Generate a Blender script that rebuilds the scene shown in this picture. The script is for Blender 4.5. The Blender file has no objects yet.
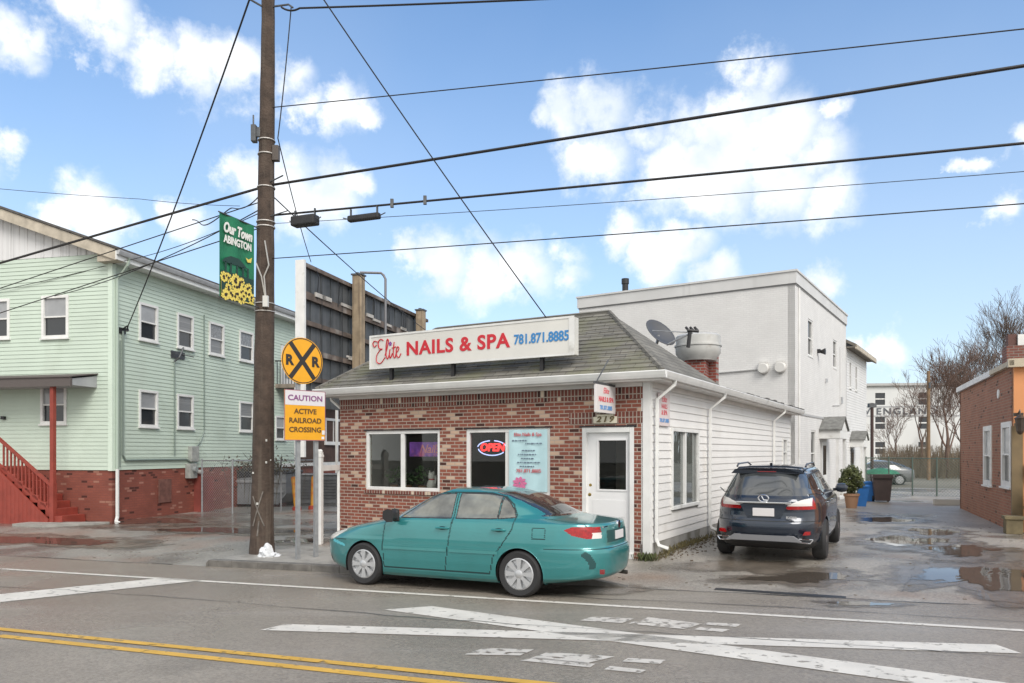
import bpy, bmesh, math, random
import numpy as np
from mathutils import Vector, Matrix
R = math.radians
sc = bpy.context.scene
C = sc.collection
rnd = random.Random(7)
F, HY, CH, CX = 750.0, 452.0, 2.05, 512.0       # focal length in pixels, horizon row, eye height

# ------------------------------------------------------------------ camera
cam = bpy.data.cameras.new('camera'); co = bpy.data.objects.new('camera', cam); C.objects.link(co)
co.location = (0, 0, CH); co.rotation_euler = (R(90), 0, 0)
cam.sensor_width = 36; cam.lens = F / 1024 * 36
cam.shift_y = (HY - 341.5) / 1024; cam.clip_end = 3000; cam.clip_start = .05
sc.camera = co
sc.view_settings.view_transform = 'Standard'; sc.view_settings.look = 'None'
sc.view_settings.gamma = 1; sc.view_settings.exposure = 1.36
SUN_EL, SUN_AZ = 42, 156                       # azimuth clockwise from +Y: behind the camera, to the right
# ------------------------------------------------------------------ sky with clouds
w = bpy.data.worlds.new('World'); sc.world = w; w.use_nodes = True
nt = w.node_tree; nt.nodes.clear()
def wn(t, **k):
    n = nt.nodes.new(t)
    for a, b in k.items(): setattr(n, a, b)
    return n
out = wn('ShaderNodeOutputWorld'); bg = wn('ShaderNodeBackground'); bg.inputs[1].default_value = 0.1
sky = wn('ShaderNodeTexSky', sky_type='NISHITA', sun_disc=False); sky.sun_elevation = R(SUN_EL); sky.sun_rotation = R(SUN_AZ)
sky.altitude = 50; sky.air_density = 1.0; sky.dust_density = .6; sky.ozone_density = 1.6
tc = wn('ShaderNodeTexCoord')
nz = wn('ShaderNodeTexNoise'); nz.inputs['Scale'].default_value = 11; nz.inputs['Detail'].default_value = 9; nz.inputs['Roughness'].default_value = .62
nt.links.new(tc.outputs['Generated'], nz.inputs['Vector'])
nz2 = wn('ShaderNodeTexNoise'); nz2.inputs['Scale'].default_value = 2.2; nz2.inputs['Detail'].default_value = 4
nt.links.new(tc.outputs['Generated'], nz2.inputs['Vector'])
def math_(op, a, b=None, clamp=False):
    n = wn('ShaderNodeMath', operation=op, use_clamp=clamp)
    for i, v in enumerate((a, b)):
        if v is None: continue
        if isinstance(v, (int, float)): n.inputs[i].default_value = v
        else: nt.links.new(v, n.inputs[i])
    return n.outputs[0]
BL = [(75,5,34),(112,26,30),(150,48,32),(190,62,36),(222,68,30),(245,74,26),(15,42,30),(40,35,14),(285,78,26),(340,106,28),(305,106,18),(365,108,16),
      (85,225,36),(55,225,24),(118,228,20),(2,145,18),(245,175,28),(228,168,20),(290,188,40),(330,196,34),(358,188,18),
      (760,66,30),(752,96,32),(562,115,34),(600,112,40),(640,118,38),(680,128,40),(730,128,45),(780,135,45),(815,158,38),(600,160,36),
      (660,165,45),(720,178,48),(780,185,45),(832,195,34),(538,118,20),(835,102,16),(440,262,34),(480,270,36),(525,272,32),(562,268,26),(622,236,24),
      (660,262,28),(720,272,22),(690,240,26),(825,280,20),(885,347,22),(850,345,14),(1016,150,22),(975,168,12),(408,255,18),(1000,215,18),(190,230,25),(170,215,18),
      (-120,120,90),(-300,60,120),(1200,90,100),(1350,220,120)]
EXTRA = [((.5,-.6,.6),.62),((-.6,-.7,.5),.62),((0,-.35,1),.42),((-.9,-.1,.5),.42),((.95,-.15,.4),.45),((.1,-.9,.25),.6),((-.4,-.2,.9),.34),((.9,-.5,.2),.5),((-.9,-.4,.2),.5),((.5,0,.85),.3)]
acc = None
wsub = wn('ShaderNodeVectorMath', operation='SUBTRACT'); nt.links.new(nz.outputs['Color'], wsub.inputs[0]); wsub.inputs[1].default_value = (.5, .5, .5)
wscl = wn('ShaderNodeVectorMath', operation='SCALE'); nt.links.new(wsub.outputs[0], wscl.inputs[0]); wscl.inputs['Scale'].default_value = .11
warp = wn('ShaderNodeVectorMath', operation='ADD'); nt.links.new(tc.outputs['Generated'], warp.inputs[0]); nt.links.new(wscl.outputs[0], warp.inputs[1])
blobs = [(Vector(((u-CX)/F, 1, (HY-v)/F)), r/F) for u, v, r in BL]
blobs = [(d.normalized(), 1.55*r/d.length) for d, r in blobs]
for d, r in blobs:
    n = wn('ShaderNodeVectorMath', operation='DISTANCE'); nt.links.new(warp.outputs[0], n.inputs[0]); n.inputs[1].default_value = d
    v = math_('SUBTRACT', 1, math_('MULTIPLY', n.outputs['Value'], 1/r), True)
    acc = v if acc is None else math_('MAXIMUM', acc, v)
fill_bank = None                                  # unseen white cloud added behind the camera and overhead as neutral fill
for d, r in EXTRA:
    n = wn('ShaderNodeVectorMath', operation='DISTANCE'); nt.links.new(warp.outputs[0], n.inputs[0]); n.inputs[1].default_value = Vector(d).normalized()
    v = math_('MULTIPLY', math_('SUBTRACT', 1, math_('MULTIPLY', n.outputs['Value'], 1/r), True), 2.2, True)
    fill_bank = v if fill_bank is None else math_('MAXIMUM', fill_bank, v)
dens = math_('ADD', acc, math_('MULTIPLY', math_('SUBTRACT', nz.outputs['Fac'], .5), 1.5))
has = math_('MULTIPLY', acc, 6, True)
mr = wn('ShaderNodeMapRange', interpolation_type='SMOOTHSTEP'); nt.links.new(math_('MULTIPLY', dens, has), mr.inputs[0])
mr.inputs[1].default_value = .18; mr.inputs[2].default_value = .86
cov = math_('MULTIPLY', mr.outputs[0], .92)
# thin veil everywhere, thicker towards the horizon
sep = wn('ShaderNodeSeparateXYZ'); nt.links.new(tc.outputs['Generated'], sep.inputs[0])
hz = wn('ShaderNodeMapRange'); nt.links.new(sep.outputs['Z'], hz.inputs[0])
hz.inputs[1].default_value = 0.0; hz.inputs[2].default_value = .55; hz.inputs[3].default_value = .78; hz.inputs[4].default_value = .10
veil = math_('ADD', hz.outputs[0], math_('MULTIPLY', math_('SUBTRACT', nz2.outputs['Fac'], .5), .35), True)
def wmix(fac, a, b):
    n = wn('ShaderNodeMix', data_type='RGBA'); nt.links.new(fac, n.inputs[0])
    for i, v in ((6, a), (7, b)):
        if isinstance(v, tuple): n.inputs[i].default_value = v
        else: nt.links.new(v, n.inputs[i])
    return n.outputs[2]
hs = wn('ShaderNodeHueSaturation'); hs.inputs['Saturation'].default_value = 1.25; hs.inputs['Value'].default_value = .88
nt.links.new(sky.outputs[0], hs.inputs['Color'])
c1 = wmix(veil, hs.outputs[0], (2.75, 3.2, 3.75, 1))
nz3 = wn('ShaderNodeTexNoise'); nz3.inputs['Scale'].default_value = 14; nz3.inputs['Detail'].default_value = 6; nt.links.new(tc.outputs['Generated'], nz3.inputs['Vector'])
cr_ = wn('ShaderNodeMapRange'); nt.links.new(nz3.outputs['Fac'], cr_.inputs[0]); cr_.inputs[1].default_value = .36; cr_.inputs[2].default_value = .60
shade = wmix(cr_.outputs[0], (3.65, 3.95, 4.25, 1), (5.2, 5.2, 5.15, 1))
c2 = wmix(fill_bank, wmix(cov, c1, shade), (5.0, 4.93, 4.82, 1))
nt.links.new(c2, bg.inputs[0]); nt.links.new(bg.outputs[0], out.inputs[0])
w.cycles.sampling_method = 'MANUAL'; w.cycles.sample_map_resolution = 512
# ------------------------------------------------------------------ sun through thin cloud
sl = bpy.data.lights.new('sun', 'SUN'); sl.energy = 1.1; sl.angle = R(30); sl.color = (1, .95, .885)
so = bpy.data.objects.new('sun', sl); C.objects.link(so)
az, el = R(SUN_AZ), R(SUN_EL)
sd = Vector((math.sin(az)*math.cos(el), math.cos(az)*math.cos(el), math.sin(el)))
so.rotation_euler = sd.to_track_quat('Z', 'Y').to_euler(); so.location = sd*60

# ------------------------------------------------------------------ materials
def mat(name, rgb, rough=.6, metal=0, var=None, bump=None, spec=.5, coat=0, wet=None, stain=None, streak=None, coords='Object', grit=0, wetdark=0):
    """var=(scale, amount) colour variation; bump=(scale, strength); wet=(scale, lo rough, threshold) glossy patches; stain=(rgb, scale, threshold)"""
    m = bpy.data.materials.new(name); m.use_nodes = True
    t = m.node_tree; b = t.nodes['Principled BSDF']; L = t.links
    def N(ty, **k):
        n = t.nodes.new(ty)
        for a, v in k.items(): setattr(n, a, v)
        return n
    b.inputs['Base Color'].default_value = (*rgb, 1); b.inputs['Roughness'].default_value = rough
    b.inputs['Metallic'].default_value = metal; b.inputs['Specular IOR Level'].default_value = spec
    b.inputs['Coat Weight'].default_value = coat; b.inputs['Coat Roughness'].default_value = .04
    co_ = N('ShaderNodeTexCoord').outputs[coords]
    col = None
    def noise(scale, detail=5, stretch=None):
        n = N('ShaderNodeTexNoise'); n.inputs['Scale'].default_value = scale; n.inputs['Detail'].default_value = detail
        if stretch:
            mp = N('ShaderNodeMapping'); mp.inputs['Scale'].default_value = stretch; L.new(co_, mp.inputs[0]); L.new(mp.outputs[0], n.inputs['Vector'])
        else: L.new(co_, n.inputs['Vector'])
        return n.outputs['Fac']
    def ramp(f, lo, hi):
        r = N('ShaderNodeMapRange'); L.new(f, r.inputs[0]); r.inputs[1].default_value = lo; r.inputs[2].default_value = hi; return r.outputs[0]
    def mix(f, a, c_):
        n = N('ShaderNodeMix', data_type='RGBA'); L.new(f, n.inputs[0])
        for i, v in ((6, a), (7, c_)):
            if isinstance(v, tuple): n.inputs[i].default_value = (*v, 1)
            else: L.new(v, n.inputs[i])
        return n.outputs[2]
    col = rgb
    if var:
        s, a = var
        col = mix(ramp(noise(s), .3, .7), tuple(c*(1-a) for c in rgb), tuple(min(1, c*(1+a)) for c in rgb))
    if stain:
        col = mix(ramp(noise(stain[1], 6), stain[2], stain[2]+.15), col, stain[0])
    if streak:
        col = mix(ramp(noise(1, 4, streak[1]), streak[2], streak[2]+.2), col, streak[0])
    if grit:                                  # aggregate showing in the surface: light and dark specks
        vo = N('ShaderNodeTexVoronoi'); vo.inputs['Scale'].default_value = 42; L.new(co_, vo.inputs['Vector'])
        g_ = N('ShaderNodeSeparateColor'); L.new(vo.outputs['Color'], g_.inputs[0]); r_ = N('ShaderNodeMapRange'); L.new(g_.outputs[0], r_.inputs[0]); r_.inputs[3].default_value = 1-grit; r_.inputs[4].default_value = 1+grit
        h_ = N('ShaderNodeHueSaturation'); L.new(r_.outputs[0], h_.inputs['Value']); L.new(col, h_.inputs['Color']); col = h_.outputs[0]
    if wet:
        s, lo, th = wet
        f = ramp(noise(s, 3), th, th+.12)
        if wetdark:
            r_ = N('ShaderNodeMapRange'); L.new(f, r_.inputs[0]); r_.inputs[3].default_value = 1; r_.inputs[4].default_value = wetdark
            h_ = N('ShaderNodeHueSaturation'); L.new(r_.outputs[0], h_.inputs['Value']); L.new(col, h_.inputs['Color']); col = h_.outputs[0]
    if not isinstance(col, tuple): L.new(col, b.inputs['Base Color'])
    if wet:
        r = N('ShaderNodeMapRange'); L.new(f, r.inputs[0]); r.inputs[3].default_value = rough; r.inputs[4].default_value = lo; L.new(r.outputs[0], b.inputs['Roughness'])
    if bump:
        n = N('ShaderNodeBump'); n.inputs['Strength'].default_value = bump[1]; n.inputs['Distance'].default_value = .02
        L.new(noise(bump[0], 4), n.inputs['Height']); L.new(n.outputs[0], b.inputs['Normal'])
    m.diffuse_color = (*rgb, 1)
    return m

def brick_mat(name, axis, bw, bh, c1, c2, mortar, cream=None, cream_th=.55, rough=.8, msize=.009, vertical=False, var=.25, dark=.93):
    """running bond brick in the wall's own metres; axis 'x' or 'y' runs along the wall; cream = odd light bricks in clusters"""
    m = bpy.data.materials.new(name); m.use_nodes = True
    t = m.node_tree; b = t.nodes['Principled BSDF']; L = t.links; b.inputs['Roughness'].default_value = rough
    def N(ty, **k):
        n = t.nodes.new(ty)
        for a, v in k.items(): setattr(n, a, v)
        return n
    def M(op, a, c=None):
        n = N('ShaderNodeMath', operation=op)
        for i, v in enumerate((a, c)):
            if v is None: continue
            if isinstance(v, (int, float)): n.inputs[i].default_value = v
            else: L.new(v, n.inputs[i])
        return n.outputs[0]
    sp = N('ShaderNodeSeparateXYZ'); L.new(N('ShaderNodeTexCoord').outputs['Object'], sp.inputs[0])
    a = sp.outputs['X' if axis == 'x' else 'Y']; z = sp.outputs['Z']
    a = M('ADD', a, 50)
    if vertical: a, z = z, a
    cb = N('ShaderNodeCombineXYZ'); L.new(a, cb.inputs[0]); L.new(z, cb.inputs[1])
    br = N('ShaderNodeTexBrick'); L.new(cb.outputs[0], br.inputs['Vector'])
    br.inputs['Scale'].default_value = 1; br.inputs['Mortar Size'].default_value = msize; br.inputs['Mortar Smooth'].default_value = .2
    br.inputs['Brick Width'].default_value = bw; br.inputs['Row Height'].default_value = bh
    br.offset = 0 if vertical else .5
    row = M('FLOOR', M('DIVIDE', z, bh))
    off = 0 if vertical else M('MULTIPLY', M('SUBTRACT', 1, M('ABSOLUTE', M('MODULO', row, 2))), bw*.5)
    colm = M('FLOOR', M('DIVIDE', M('ADD', a, off), bw))
    cc = N('ShaderNodeCombineXYZ'); L.new(colm, cc.inputs[0]); L.new(row, cc.inputs[1])
    wnz = N('ShaderNodeTexWhiteNoise', noise_dimensions='2D'); L.new(cc.outputs[0], wnz.inputs['Vector'])
    def mix(f, p, q):
        n = N('ShaderNodeMix', data_type='RGBA'); L.new(f, n.inputs[0])
        for i, v in ((6, p), (7, q)):
            if isinstance(v, tuple): n.inputs[i].default_value = (*v, 1)
            else: L.new(v, n.inputs[i])
        return n.outputs[2]
    base = mix(wnz.outputs['Value'], c1, c2)
    dk = M('GREATER_THAN', wnz.outputs['Value'], dark)
    base = mix(dk, base, tuple(v*.35 for v in c2))
    if cream:
        mp = N('ShaderNodeMapping'); mp.inputs['Scale'].default_value = (.62, .40, 1); L.new(cc.outputs[0], mp.inputs[0])
        nz_ = N('ShaderNodeTexNoise'); nz_.inputs['Scale'].default_value = 1; nz_.inputs['Detail'].default_value = 1.5; L.new(mp.outputs[0], nz_.inputs['Vector'])
        w2 = N('ShaderNodeSeparateColor'); L.new(wnz.outputs['Color'], w2.inputs[0])
        f = M('GREATER_THAN', M('ADD', nz_.outputs['Fac'], M('MULTIPLY', M('SUBTRACT', w2.outputs['Green'], .5), .28)), cream_th)
        base = mix(f, base, cream)
    n3 = N('ShaderNodeTexNoise'); n3.inputs['Scale'].default_value = 1.3; n3.inputs['Detail'].default_value = 6; L.new(N('ShaderNodeTexCoord').outputs['Object'], n3.inputs['Vector'])
    hsv = N('ShaderNodeHueSaturation'); L.new(base, hsv.inputs['Color']); L.new(M('ADD', M('MULTIPLY', n3.outputs['Fac'], var*2), 1-var), hsv.inputs['Value'])
    colr = mix(br.outputs['Fac'], hsv.outputs[0], mortar)
    L.new(colr, b.inputs['Base Color'])
    bp = N('ShaderNodeBump', invert=True); bp.inputs['Strength'].default_value = .5; bp.inputs['Distance'].default_value = .01
    L.new(br.outputs['Fac'], bp.inputs['Height']); L.new(bp.outputs[0], b.inputs['Normal'])
    return m

def glass_mat(name, tint=(.75, .8, .78), refl=1.0, rough=.0, opacity=.35, body=(.03, .035, .035)):
    m = bpy.data.materials.new(name); m.use_nodes = True
    t = m.node_tree; t.nodes.clear(); L = t.links
    o = t.nodes.new('ShaderNodeOutputMaterial'); tr = t.nodes.new('ShaderNodeBsdfTransparent'); gl = t.nodes.new('ShaderNodeBsdfGlossy')
    df = t.nodes.new('ShaderNodeBsdfDiffuse'); df.inputs[0].default_value = (*body, 1)
    tr.inputs[0].default_value = (*tint, 1); gl.inputs['Roughness'].default_value = rough
    fr = t.nodes.new('ShaderNodeFresnel'); fr.inputs[0].default_value = 1.5
    ml = t.nodes.new('ShaderNodeMath'); ml.operation = 'MULTIPLY'; ml.use_clamp = True; ml.inputs[1].default_value = 1.6*refl; L.new(fr.outputs[0], ml.inputs[0])
    a = t.nodes.new('ShaderNodeMixShader'); a.inputs[0].default_value = opacity; L.new(tr.outputs[0], a.inputs[1]); L.new(df.outputs[0], a.inputs[2])
    b = t.nodes.new('ShaderNodeMixShader'); L.new(ml.outputs[0], b.inputs[0]); L.new(a.outputs[0], b.inputs[1]); L.new(gl.outputs[0], b.inputs[2])
    L.new(b.outputs[0], o.inputs[0]); return m

def emit_mat(name, rgb, s):
    m = mat(name, rgb, .4); b = m.node_tree.nodes['Principled BSDF']
    b.inputs['Emission Color'].default_value = (*rgb, 1); b.inputs['Emission Strength'].default_value = s; return m

white_trim = mat('white trim', (.72, .72, .70), .5, var=(3, .08), stain=((.5, .49, .45), 2.5, .62))
white_vinyl = mat('white vinyl siding', (.74, .725, .70), .45, var=(1.2, .04), stain=((.64, .615, .57), .9, .62))
white_paint = mat('painted white masonry', (.68, .675, .66), .7, var=(.8, .05), bump=(14, .25), streak=((.60, .595, .575), (1.6, 1.6, .12), .60))
green_vinyl = mat('mint green vinyl siding', (.515, .605, .515), .5, var=(.7, .06), stain=((.44, .52, .43), .8, .58), streak=((.48, .555, .47), (1.2, 1.2, .15), .6))
tan_trim = mat('weathered tan fascia board', (.46, .41, .33), .7, var=(4, .2))
grey_trim = mat('grey painted metal', (.42, .43, .44), .5, var=(5, .15))
roof_dark = mat('dark roofing', (.09, .085, .08), .85, var=(6, .3), bump=(60, .4))
red_paint = mat('barn red paint', (.26, .045, .03), .6, var=(3, .18), stain=((.17, .035, .025), 3, .58))
black_metal = mat('black metal', (.02, .02, .022), .5)
dark_metal = mat('dark galvanised', (.10, .105, .11), .5, metal=.4, var=(8, .2))
galv = mat('galvanised steel', (.33, .34, .35), .45, metal=.5, var=(12, .15))
rubber = mat('tyre rubber', (.022, .022, .023), .75, bump=(80, .2))
concrete = mat('weathered concrete', (.30, .29, .265), .75, var=(2.2, .2), stain=((.17, .165, .15), 1.6, .55), bump=(40, .4), wet=(1.4, .3, .55))
pane_dark = mat('dark window glass', (.03, .034, .038), .06, spec=.6)
pane_blind = mat('glass over pale blind', (.30, .31, .32), .12, var=(2, .15), spec=.6)
shop_glass = glass_mat('shop glass', refl=.36, opacity=.06, tint=(.9, .92, .9))
wood_pole = mat('weathered creosote pole', (.062, .043, .032), .85, streak=((.10, .078, .06), (14, 14, .5), .52), var=(5, .35), bump=(25, .8))
wood_raw = mat('weathered timber', (.30, .235, .16), .85, streak=((.16, .12, .085), (10, 10, .4), .5), var=(4, .25))
wood_grey = mat('silvered timber rail', (.24, .20, .165), .85, var=(3, .35))

# ------------------------------------------------------------------ mesh helpers
ID = lambda a, b, c: (a, b, c)
FR = lambda u, d, z: (u, -d, z)        # a wall facing local -y: u along it, d out of it
SD = lambda u, d, z: (d, u, z)         # a wall facing local +x
class MB:
    def __init__(s): s.v = []; s.f = []; s.m = []
    def add(s, vs, fs, m=0):
        o = len(s.v); s.v += [tuple(p) for p in vs]; s.f += [tuple(i+o for i in f) for f in fs]; s.m += [m]*len(fs); return s
    def box(s, u0, u1, d0, d1, z0, z1, mp=ID, m=0):
        vs = [mp(u, d, z) for z in (z0, z1) for d in (d0, d1) for u in (u0, u1)]
        return s.add(vs, [(0,1,3,2),(4,6,7,5),(0,4,5,1),(2,3,7,6),(0,2,6,4),(1,5,7,3)], m)
    def quad(s, a, b, c, d, m=0): return s.add([a, b, c, d], [(0,1,2,3)], m)
    def poly(s, pts, m=0): return s.add(pts, [tuple(range(len(pts)))], m)
    def prism(s, pts, d0, d1, mp=ID, m=0):          # pts (u, z), extruded along d
        n = len(pts); vs = [mp(u, d0, z) for u, z in pts] + [mp(u, d1, z) for u, z in pts]
        fs = [tuple(range(n)), tuple(range(2*n-1, n-1, -1))] + [(i, (i+1)%n, n+(i+1)%n, n+i) for i in range(n)]
        return s.add(vs, fs, m)
    def tube(s, pts, r, n=6, m=0, cap=True):
        pts = [Vector(p) for p in pts]; rs = r if isinstance(r, (list, tuple)) else [r]*len(pts)
        vs = []; prev = None
        for i, p in enumerate(pts):
            t = (pts[min(i+1, len(pts)-1)] - pts[max(i-1, 0)])
            t = t.normalized() if t.length > 1e-9 else Vector((0,0,1))
            if prev is None: a = t.orthogonal().normalized()
            else:
                a = prev - t*prev.dot(t); a = a.normalized() if a.length > 1e-6 else t.orthogonal().normalized()
            prev = a; b = t.cross(a)
            for k in range(n):
                th = 2*math.pi*k/n; vs.append(p + (a*math.cos(th) + b*math.sin(th))*rs[i])
        fs = [(i*n+k, i*n+(k+1)%n, (i+1)*n+(k+1)%n, (i+1)*n+k) for i in range(len(pts)-1) for k in range(n)]
        if cap and n > 2: fs += [tuple(range(n-1, -1, -1)), tuple(range((len(pts)-1)*n, len(pts)*n))]
        return s.add(vs, fs, m)
    def lathe(s, prof, n=24, o=(0,0,0), ax='z', m=0):  # prof (radius, height)
        vs = []
        for r, h in prof:
            for k in range(n):
                t = 2*math.pi*k/n; a, b = r*math.cos(t), r*math.sin(t)
                p = (a, b, h) if ax == 'z' else (a, h, b) if ax == 'y' else (h, a, b)
                vs.append((p[0]+o[0], p[1]+o[1], p[2]+o[2]))
        fs = [(i*n+k, i*n+(k+1)%n, (i+1)*n+(k+1)%n, (i+1)*n+k) for i in range(len(prof)-1) for k in range(n)]
        fs += [tuple(range(n)), tuple(range((len(prof)-1)*n, len(prof)*n))]
        return s.add(vs, fs, m)
    def build(s, name, mats, parent=None, smooth=False, bevel=0):
        me = bpy.data.meshes.new(name); me.from_pydata(s.v, [], s.f); me.update()
        mats = mats if isinstance(mats, (list, tuple)) else [mats]
        for m in mats: me.materials.append(m)
        if len(mats) > 1: me.polygons.foreach_set('material_index', s.m)
        if smooth:
            me.polygons.foreach_set('use_smooth', [True]*len(me.polygons))
            try: me.set_sharp_from_angle(angle=R(40))
            except Exception: pass
        o = bpy.data.objects.new(name, me); C.objects.link(o)
        if parent is not None: o.parent = parent
        if bevel:
            b = o.modifiers.new('bevel', 'BEVEL'); b.width = bevel; b.segments = 2; b.limit_method = 'ANGLE'
        return o
def thing(name, label, cat, loc=(0,0,0), rz=0, group=None):
    o = bpy.data.objects.new(name, None); C.objects.link(o); o.location = loc; o.rotation_euler = (0, 0, R(rz))
    o.empty_display_size = .2
    return tag(o, label, cat, group)
def tag(o, label, cat, group=None):
    o['label'] = label; o['category'] = cat; o['kind'] = 'thing'
    if group: o['group'] = group
    return o
def structure(o, kind='structure'): o['kind'] = kind; return o
def kids(o): return [c for c in bpy.data.objects if c.parent == o]
def copy_tree(o, parent=None):
    c = o.copy(); C.objects.link(c)
    if parent is not None: c.parent = parent
    for ch in kids(o): copy_tree(ch, c)
    return c
def text(txt, size, mp, m, parent, name='lettering', at=(0, 0), align='CENTER', ext=.004, space=1.0, sx=1.0, bold=0, shear=0, d=0.0):
    """flat letters on a wall: mp maps (u, d, z)"""
    cu = bpy.data.curves.new('t', 'FONT'); cu.body = txt; cu.size = size; cu.align_x = align; cu.align_y = 'CENTER'
    cu.extrude = ext; cu.space_character = space; cu.offset = bold; cu.shear = shear; cu.resolution_u = 4
    to = bpy.data.objects.new('t', cu); C.objects.link(to)
    bpy.context.view_layer.update()
    me = bpy.data.meshes.new_from_object(to.evaluated_get(bpy.context.evaluated_depsgraph_get()))
    bpy.data.objects.remove(to)
    b = MB(); vs = [mp(at[0]+v.co.x*sx, d+v.co.z, at[1]+v.co.y) for v in me.vertices]
    b.add(vs, [tuple(p.vertices) for p in me.polygons])
    bpy.data.meshes.remove(me)
    return b.build(name, m, parent)
def at(u, v, Y): return Vector(((u-CX)/F*Y, Y, CH+(HY-v)/F*Y))
def gz(u, v, z):
    Y = (CH-z)*F/(v-HY); return Vector(((u-CX)/F*Y, Y, z))

# ------------------------------------------------------------------ ground: road with a slight fall to the left, lots behind it
PH = R(20.5); cr, sr = math.cos(PH), math.sin(PH)
def sn(x, y): return x*cr - y*sr, x*sr + y*cr
def xy(s, n): return s*cr + n*sr, -s*sr + n*cr
NK = 11.5
def clampf(v, a, b): return max(a, min(b, v))
def zroad(s, n): return .0125*clampf(s, -30, 30) - .015*(abs(n-6.2)-3.7)
def zlot(s): return .12 if s > -8 else -.03 if s < -14 else .12 - .15*(-8-s)/6
def zg(s, n):
    if n <= NK: return zroad(s, n)
    a = zroad(s, NK); t = clampf((n-NK)/3.5, 0, 1); t = t*t*(3-2*t)
    und = .012*math.sin(s*1.1+n*.6)*math.sin(n*.9-s*.3)*t
    return a + (zlot(s)-a)*t + und
def zxy(x, y): return zg(*sn(x, y))
def ground_hit(u, v):
    z = 0.0
    for _ in range(12): p = gz(u, v, z); z = zxy(p.x, p.y)
    return gz(u, v, z)
asphalt = mat('wet road asphalt', (.258, .228, .19), .36, var=(.35, .14), bump=(120, .4), wet=(.22, .14, .44), stain=((.205, .18, .15), .5, .58), streak=((.30, .27, .235), (.12, 1.6, 1), .55), spec=.5, grit=.2)
lot_asphalt = mat('wet patched lot asphalt', (.30, .275, .24), .42, var=(.6, .2), bump=(90, .6), wet=(.33, .03, .52), stain=((.24, .175, .13), .45, .54), spec=.5, grit=.3, wetdark=.55)
drive_asphalt = mat('wet driveway asphalt', (.265, .25, .222), .38, var=(.5, .15), bump=(90, .5), wet=(.3, .04, .47), stain=((.26, .15, .105), .34, .52), spec=.5, grit=.35, wetdark=.6)  # reddish patches: tinted paving, with the red base's wet reflection painted in
far_dirt = mat('distant ground', (.17, .155, .12), .9, var=(.1, .3))
S_L, S_R = -9.0, -2.0
def axis(vals): return sorted(set(round(v, 4) for v in vals))
ss = axis(list(np.arange(-40, 40.01, .5)) + [-1200, -700, -400, -220, -130, -80, -55, 55, 80, 130, 220, 400, 700, 1200, -6.0])
ns = axis(list(np.arange(-6, NK, .5)) + [NK] + list(np.arange(NK+.3, 16, .3)) + list(np.arange(16, 60, .75)) + [-1200, -600, -300, -120, -60, -30, -15, 60, 80, 110, 160, 240, 380, 600, 1200])
cells = {'road': [], 'driveway': [], 'car_park': [], 'ground': []}
gv = [(*xy(s, n), zg(s, n) - (.0 if n < 70 else .0)) for s in ss for n in ns]
for i in range(len(ss)-1):
    for j in range(len(ns)-1):
        s, n = (ss[i]+ss[i+1])/2, (ns[j]+ns[j+1])/2
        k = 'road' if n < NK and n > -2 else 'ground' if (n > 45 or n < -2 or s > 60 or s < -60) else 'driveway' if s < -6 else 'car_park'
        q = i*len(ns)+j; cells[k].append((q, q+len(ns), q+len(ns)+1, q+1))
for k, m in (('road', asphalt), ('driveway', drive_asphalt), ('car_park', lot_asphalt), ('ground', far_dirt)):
    used = sorted({i for f in cells[k] for i in f}); ix = {a: b for b, a in enumerate(used)}
    b = MB(); b.add([gv[i] for i in used], [tuple(ix[i] for i in f) for f in cells[k]])
    structure(b.build(k, m, smooth=True))

# pavement in front of the shop, with its kerb
def zwalk(s): return zroad(s, NK) + .125
walk = [(-10.35, NK+.16), (-10.5, 11.9), (-10.45, 12.4), (-10.2, 13.1), (-9.85, 14.0), (-9.75, 15.1), (-3.4, 14.6), (-3.1, NK+.16)]
b = MB(); n_ = 14
def wedge(t): return -10.35 + t*7.25
top = []
for s_, n0 in walk: top.append((s_, n0))
vs = [(*xy(s_, n0), zwalk(s_) + (.0 if n0 < 14 else .03)) for s_, n0 in top]; lo = [(x, y, z-.4) for x, y, z in vs]; k = len(vs)
b.add(vs+lo, [tuple(range(k))] + [(i, (i+1)%k, k+(i+1)%k, k+i) for i in range(k)])
structure(b.build('pavement', concrete))
b = MB(); st = [-10.62, -10.55, -10.35] + list(np.arange(-10, -3.2, .6)) + [-3.1, -2.4]
for i in range(len(st)-1):
    a0, a1 = st[i], st[i+1]
    z0, z1 = zwalk(a0), zwalk(a1)
    if i == len(st)-2: z1 = zroad(a1, NK)+.01
    if i == 0: z0 -= .06
    p = [(*xy(a, n), z) for n, zz in ((NK-.005, 0), (NK+.155, 0)) for a, z in ((a0, z0+.004), (a1, z1+.004))]
    q = [(x, y, z-.35) for x, y, z in p]
    b.add(p+q, [(0,1,3,2),(4,6,7,5),(0,4,5,1),(2,3,7,6),(0,2,6,4),(1,5,7,3)])
structure(b.build('kerb', mat('granite kerb', (.13, .122, .11), .5, var=(5, .3), bump=(30, .5)), bevel=.015))

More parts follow.
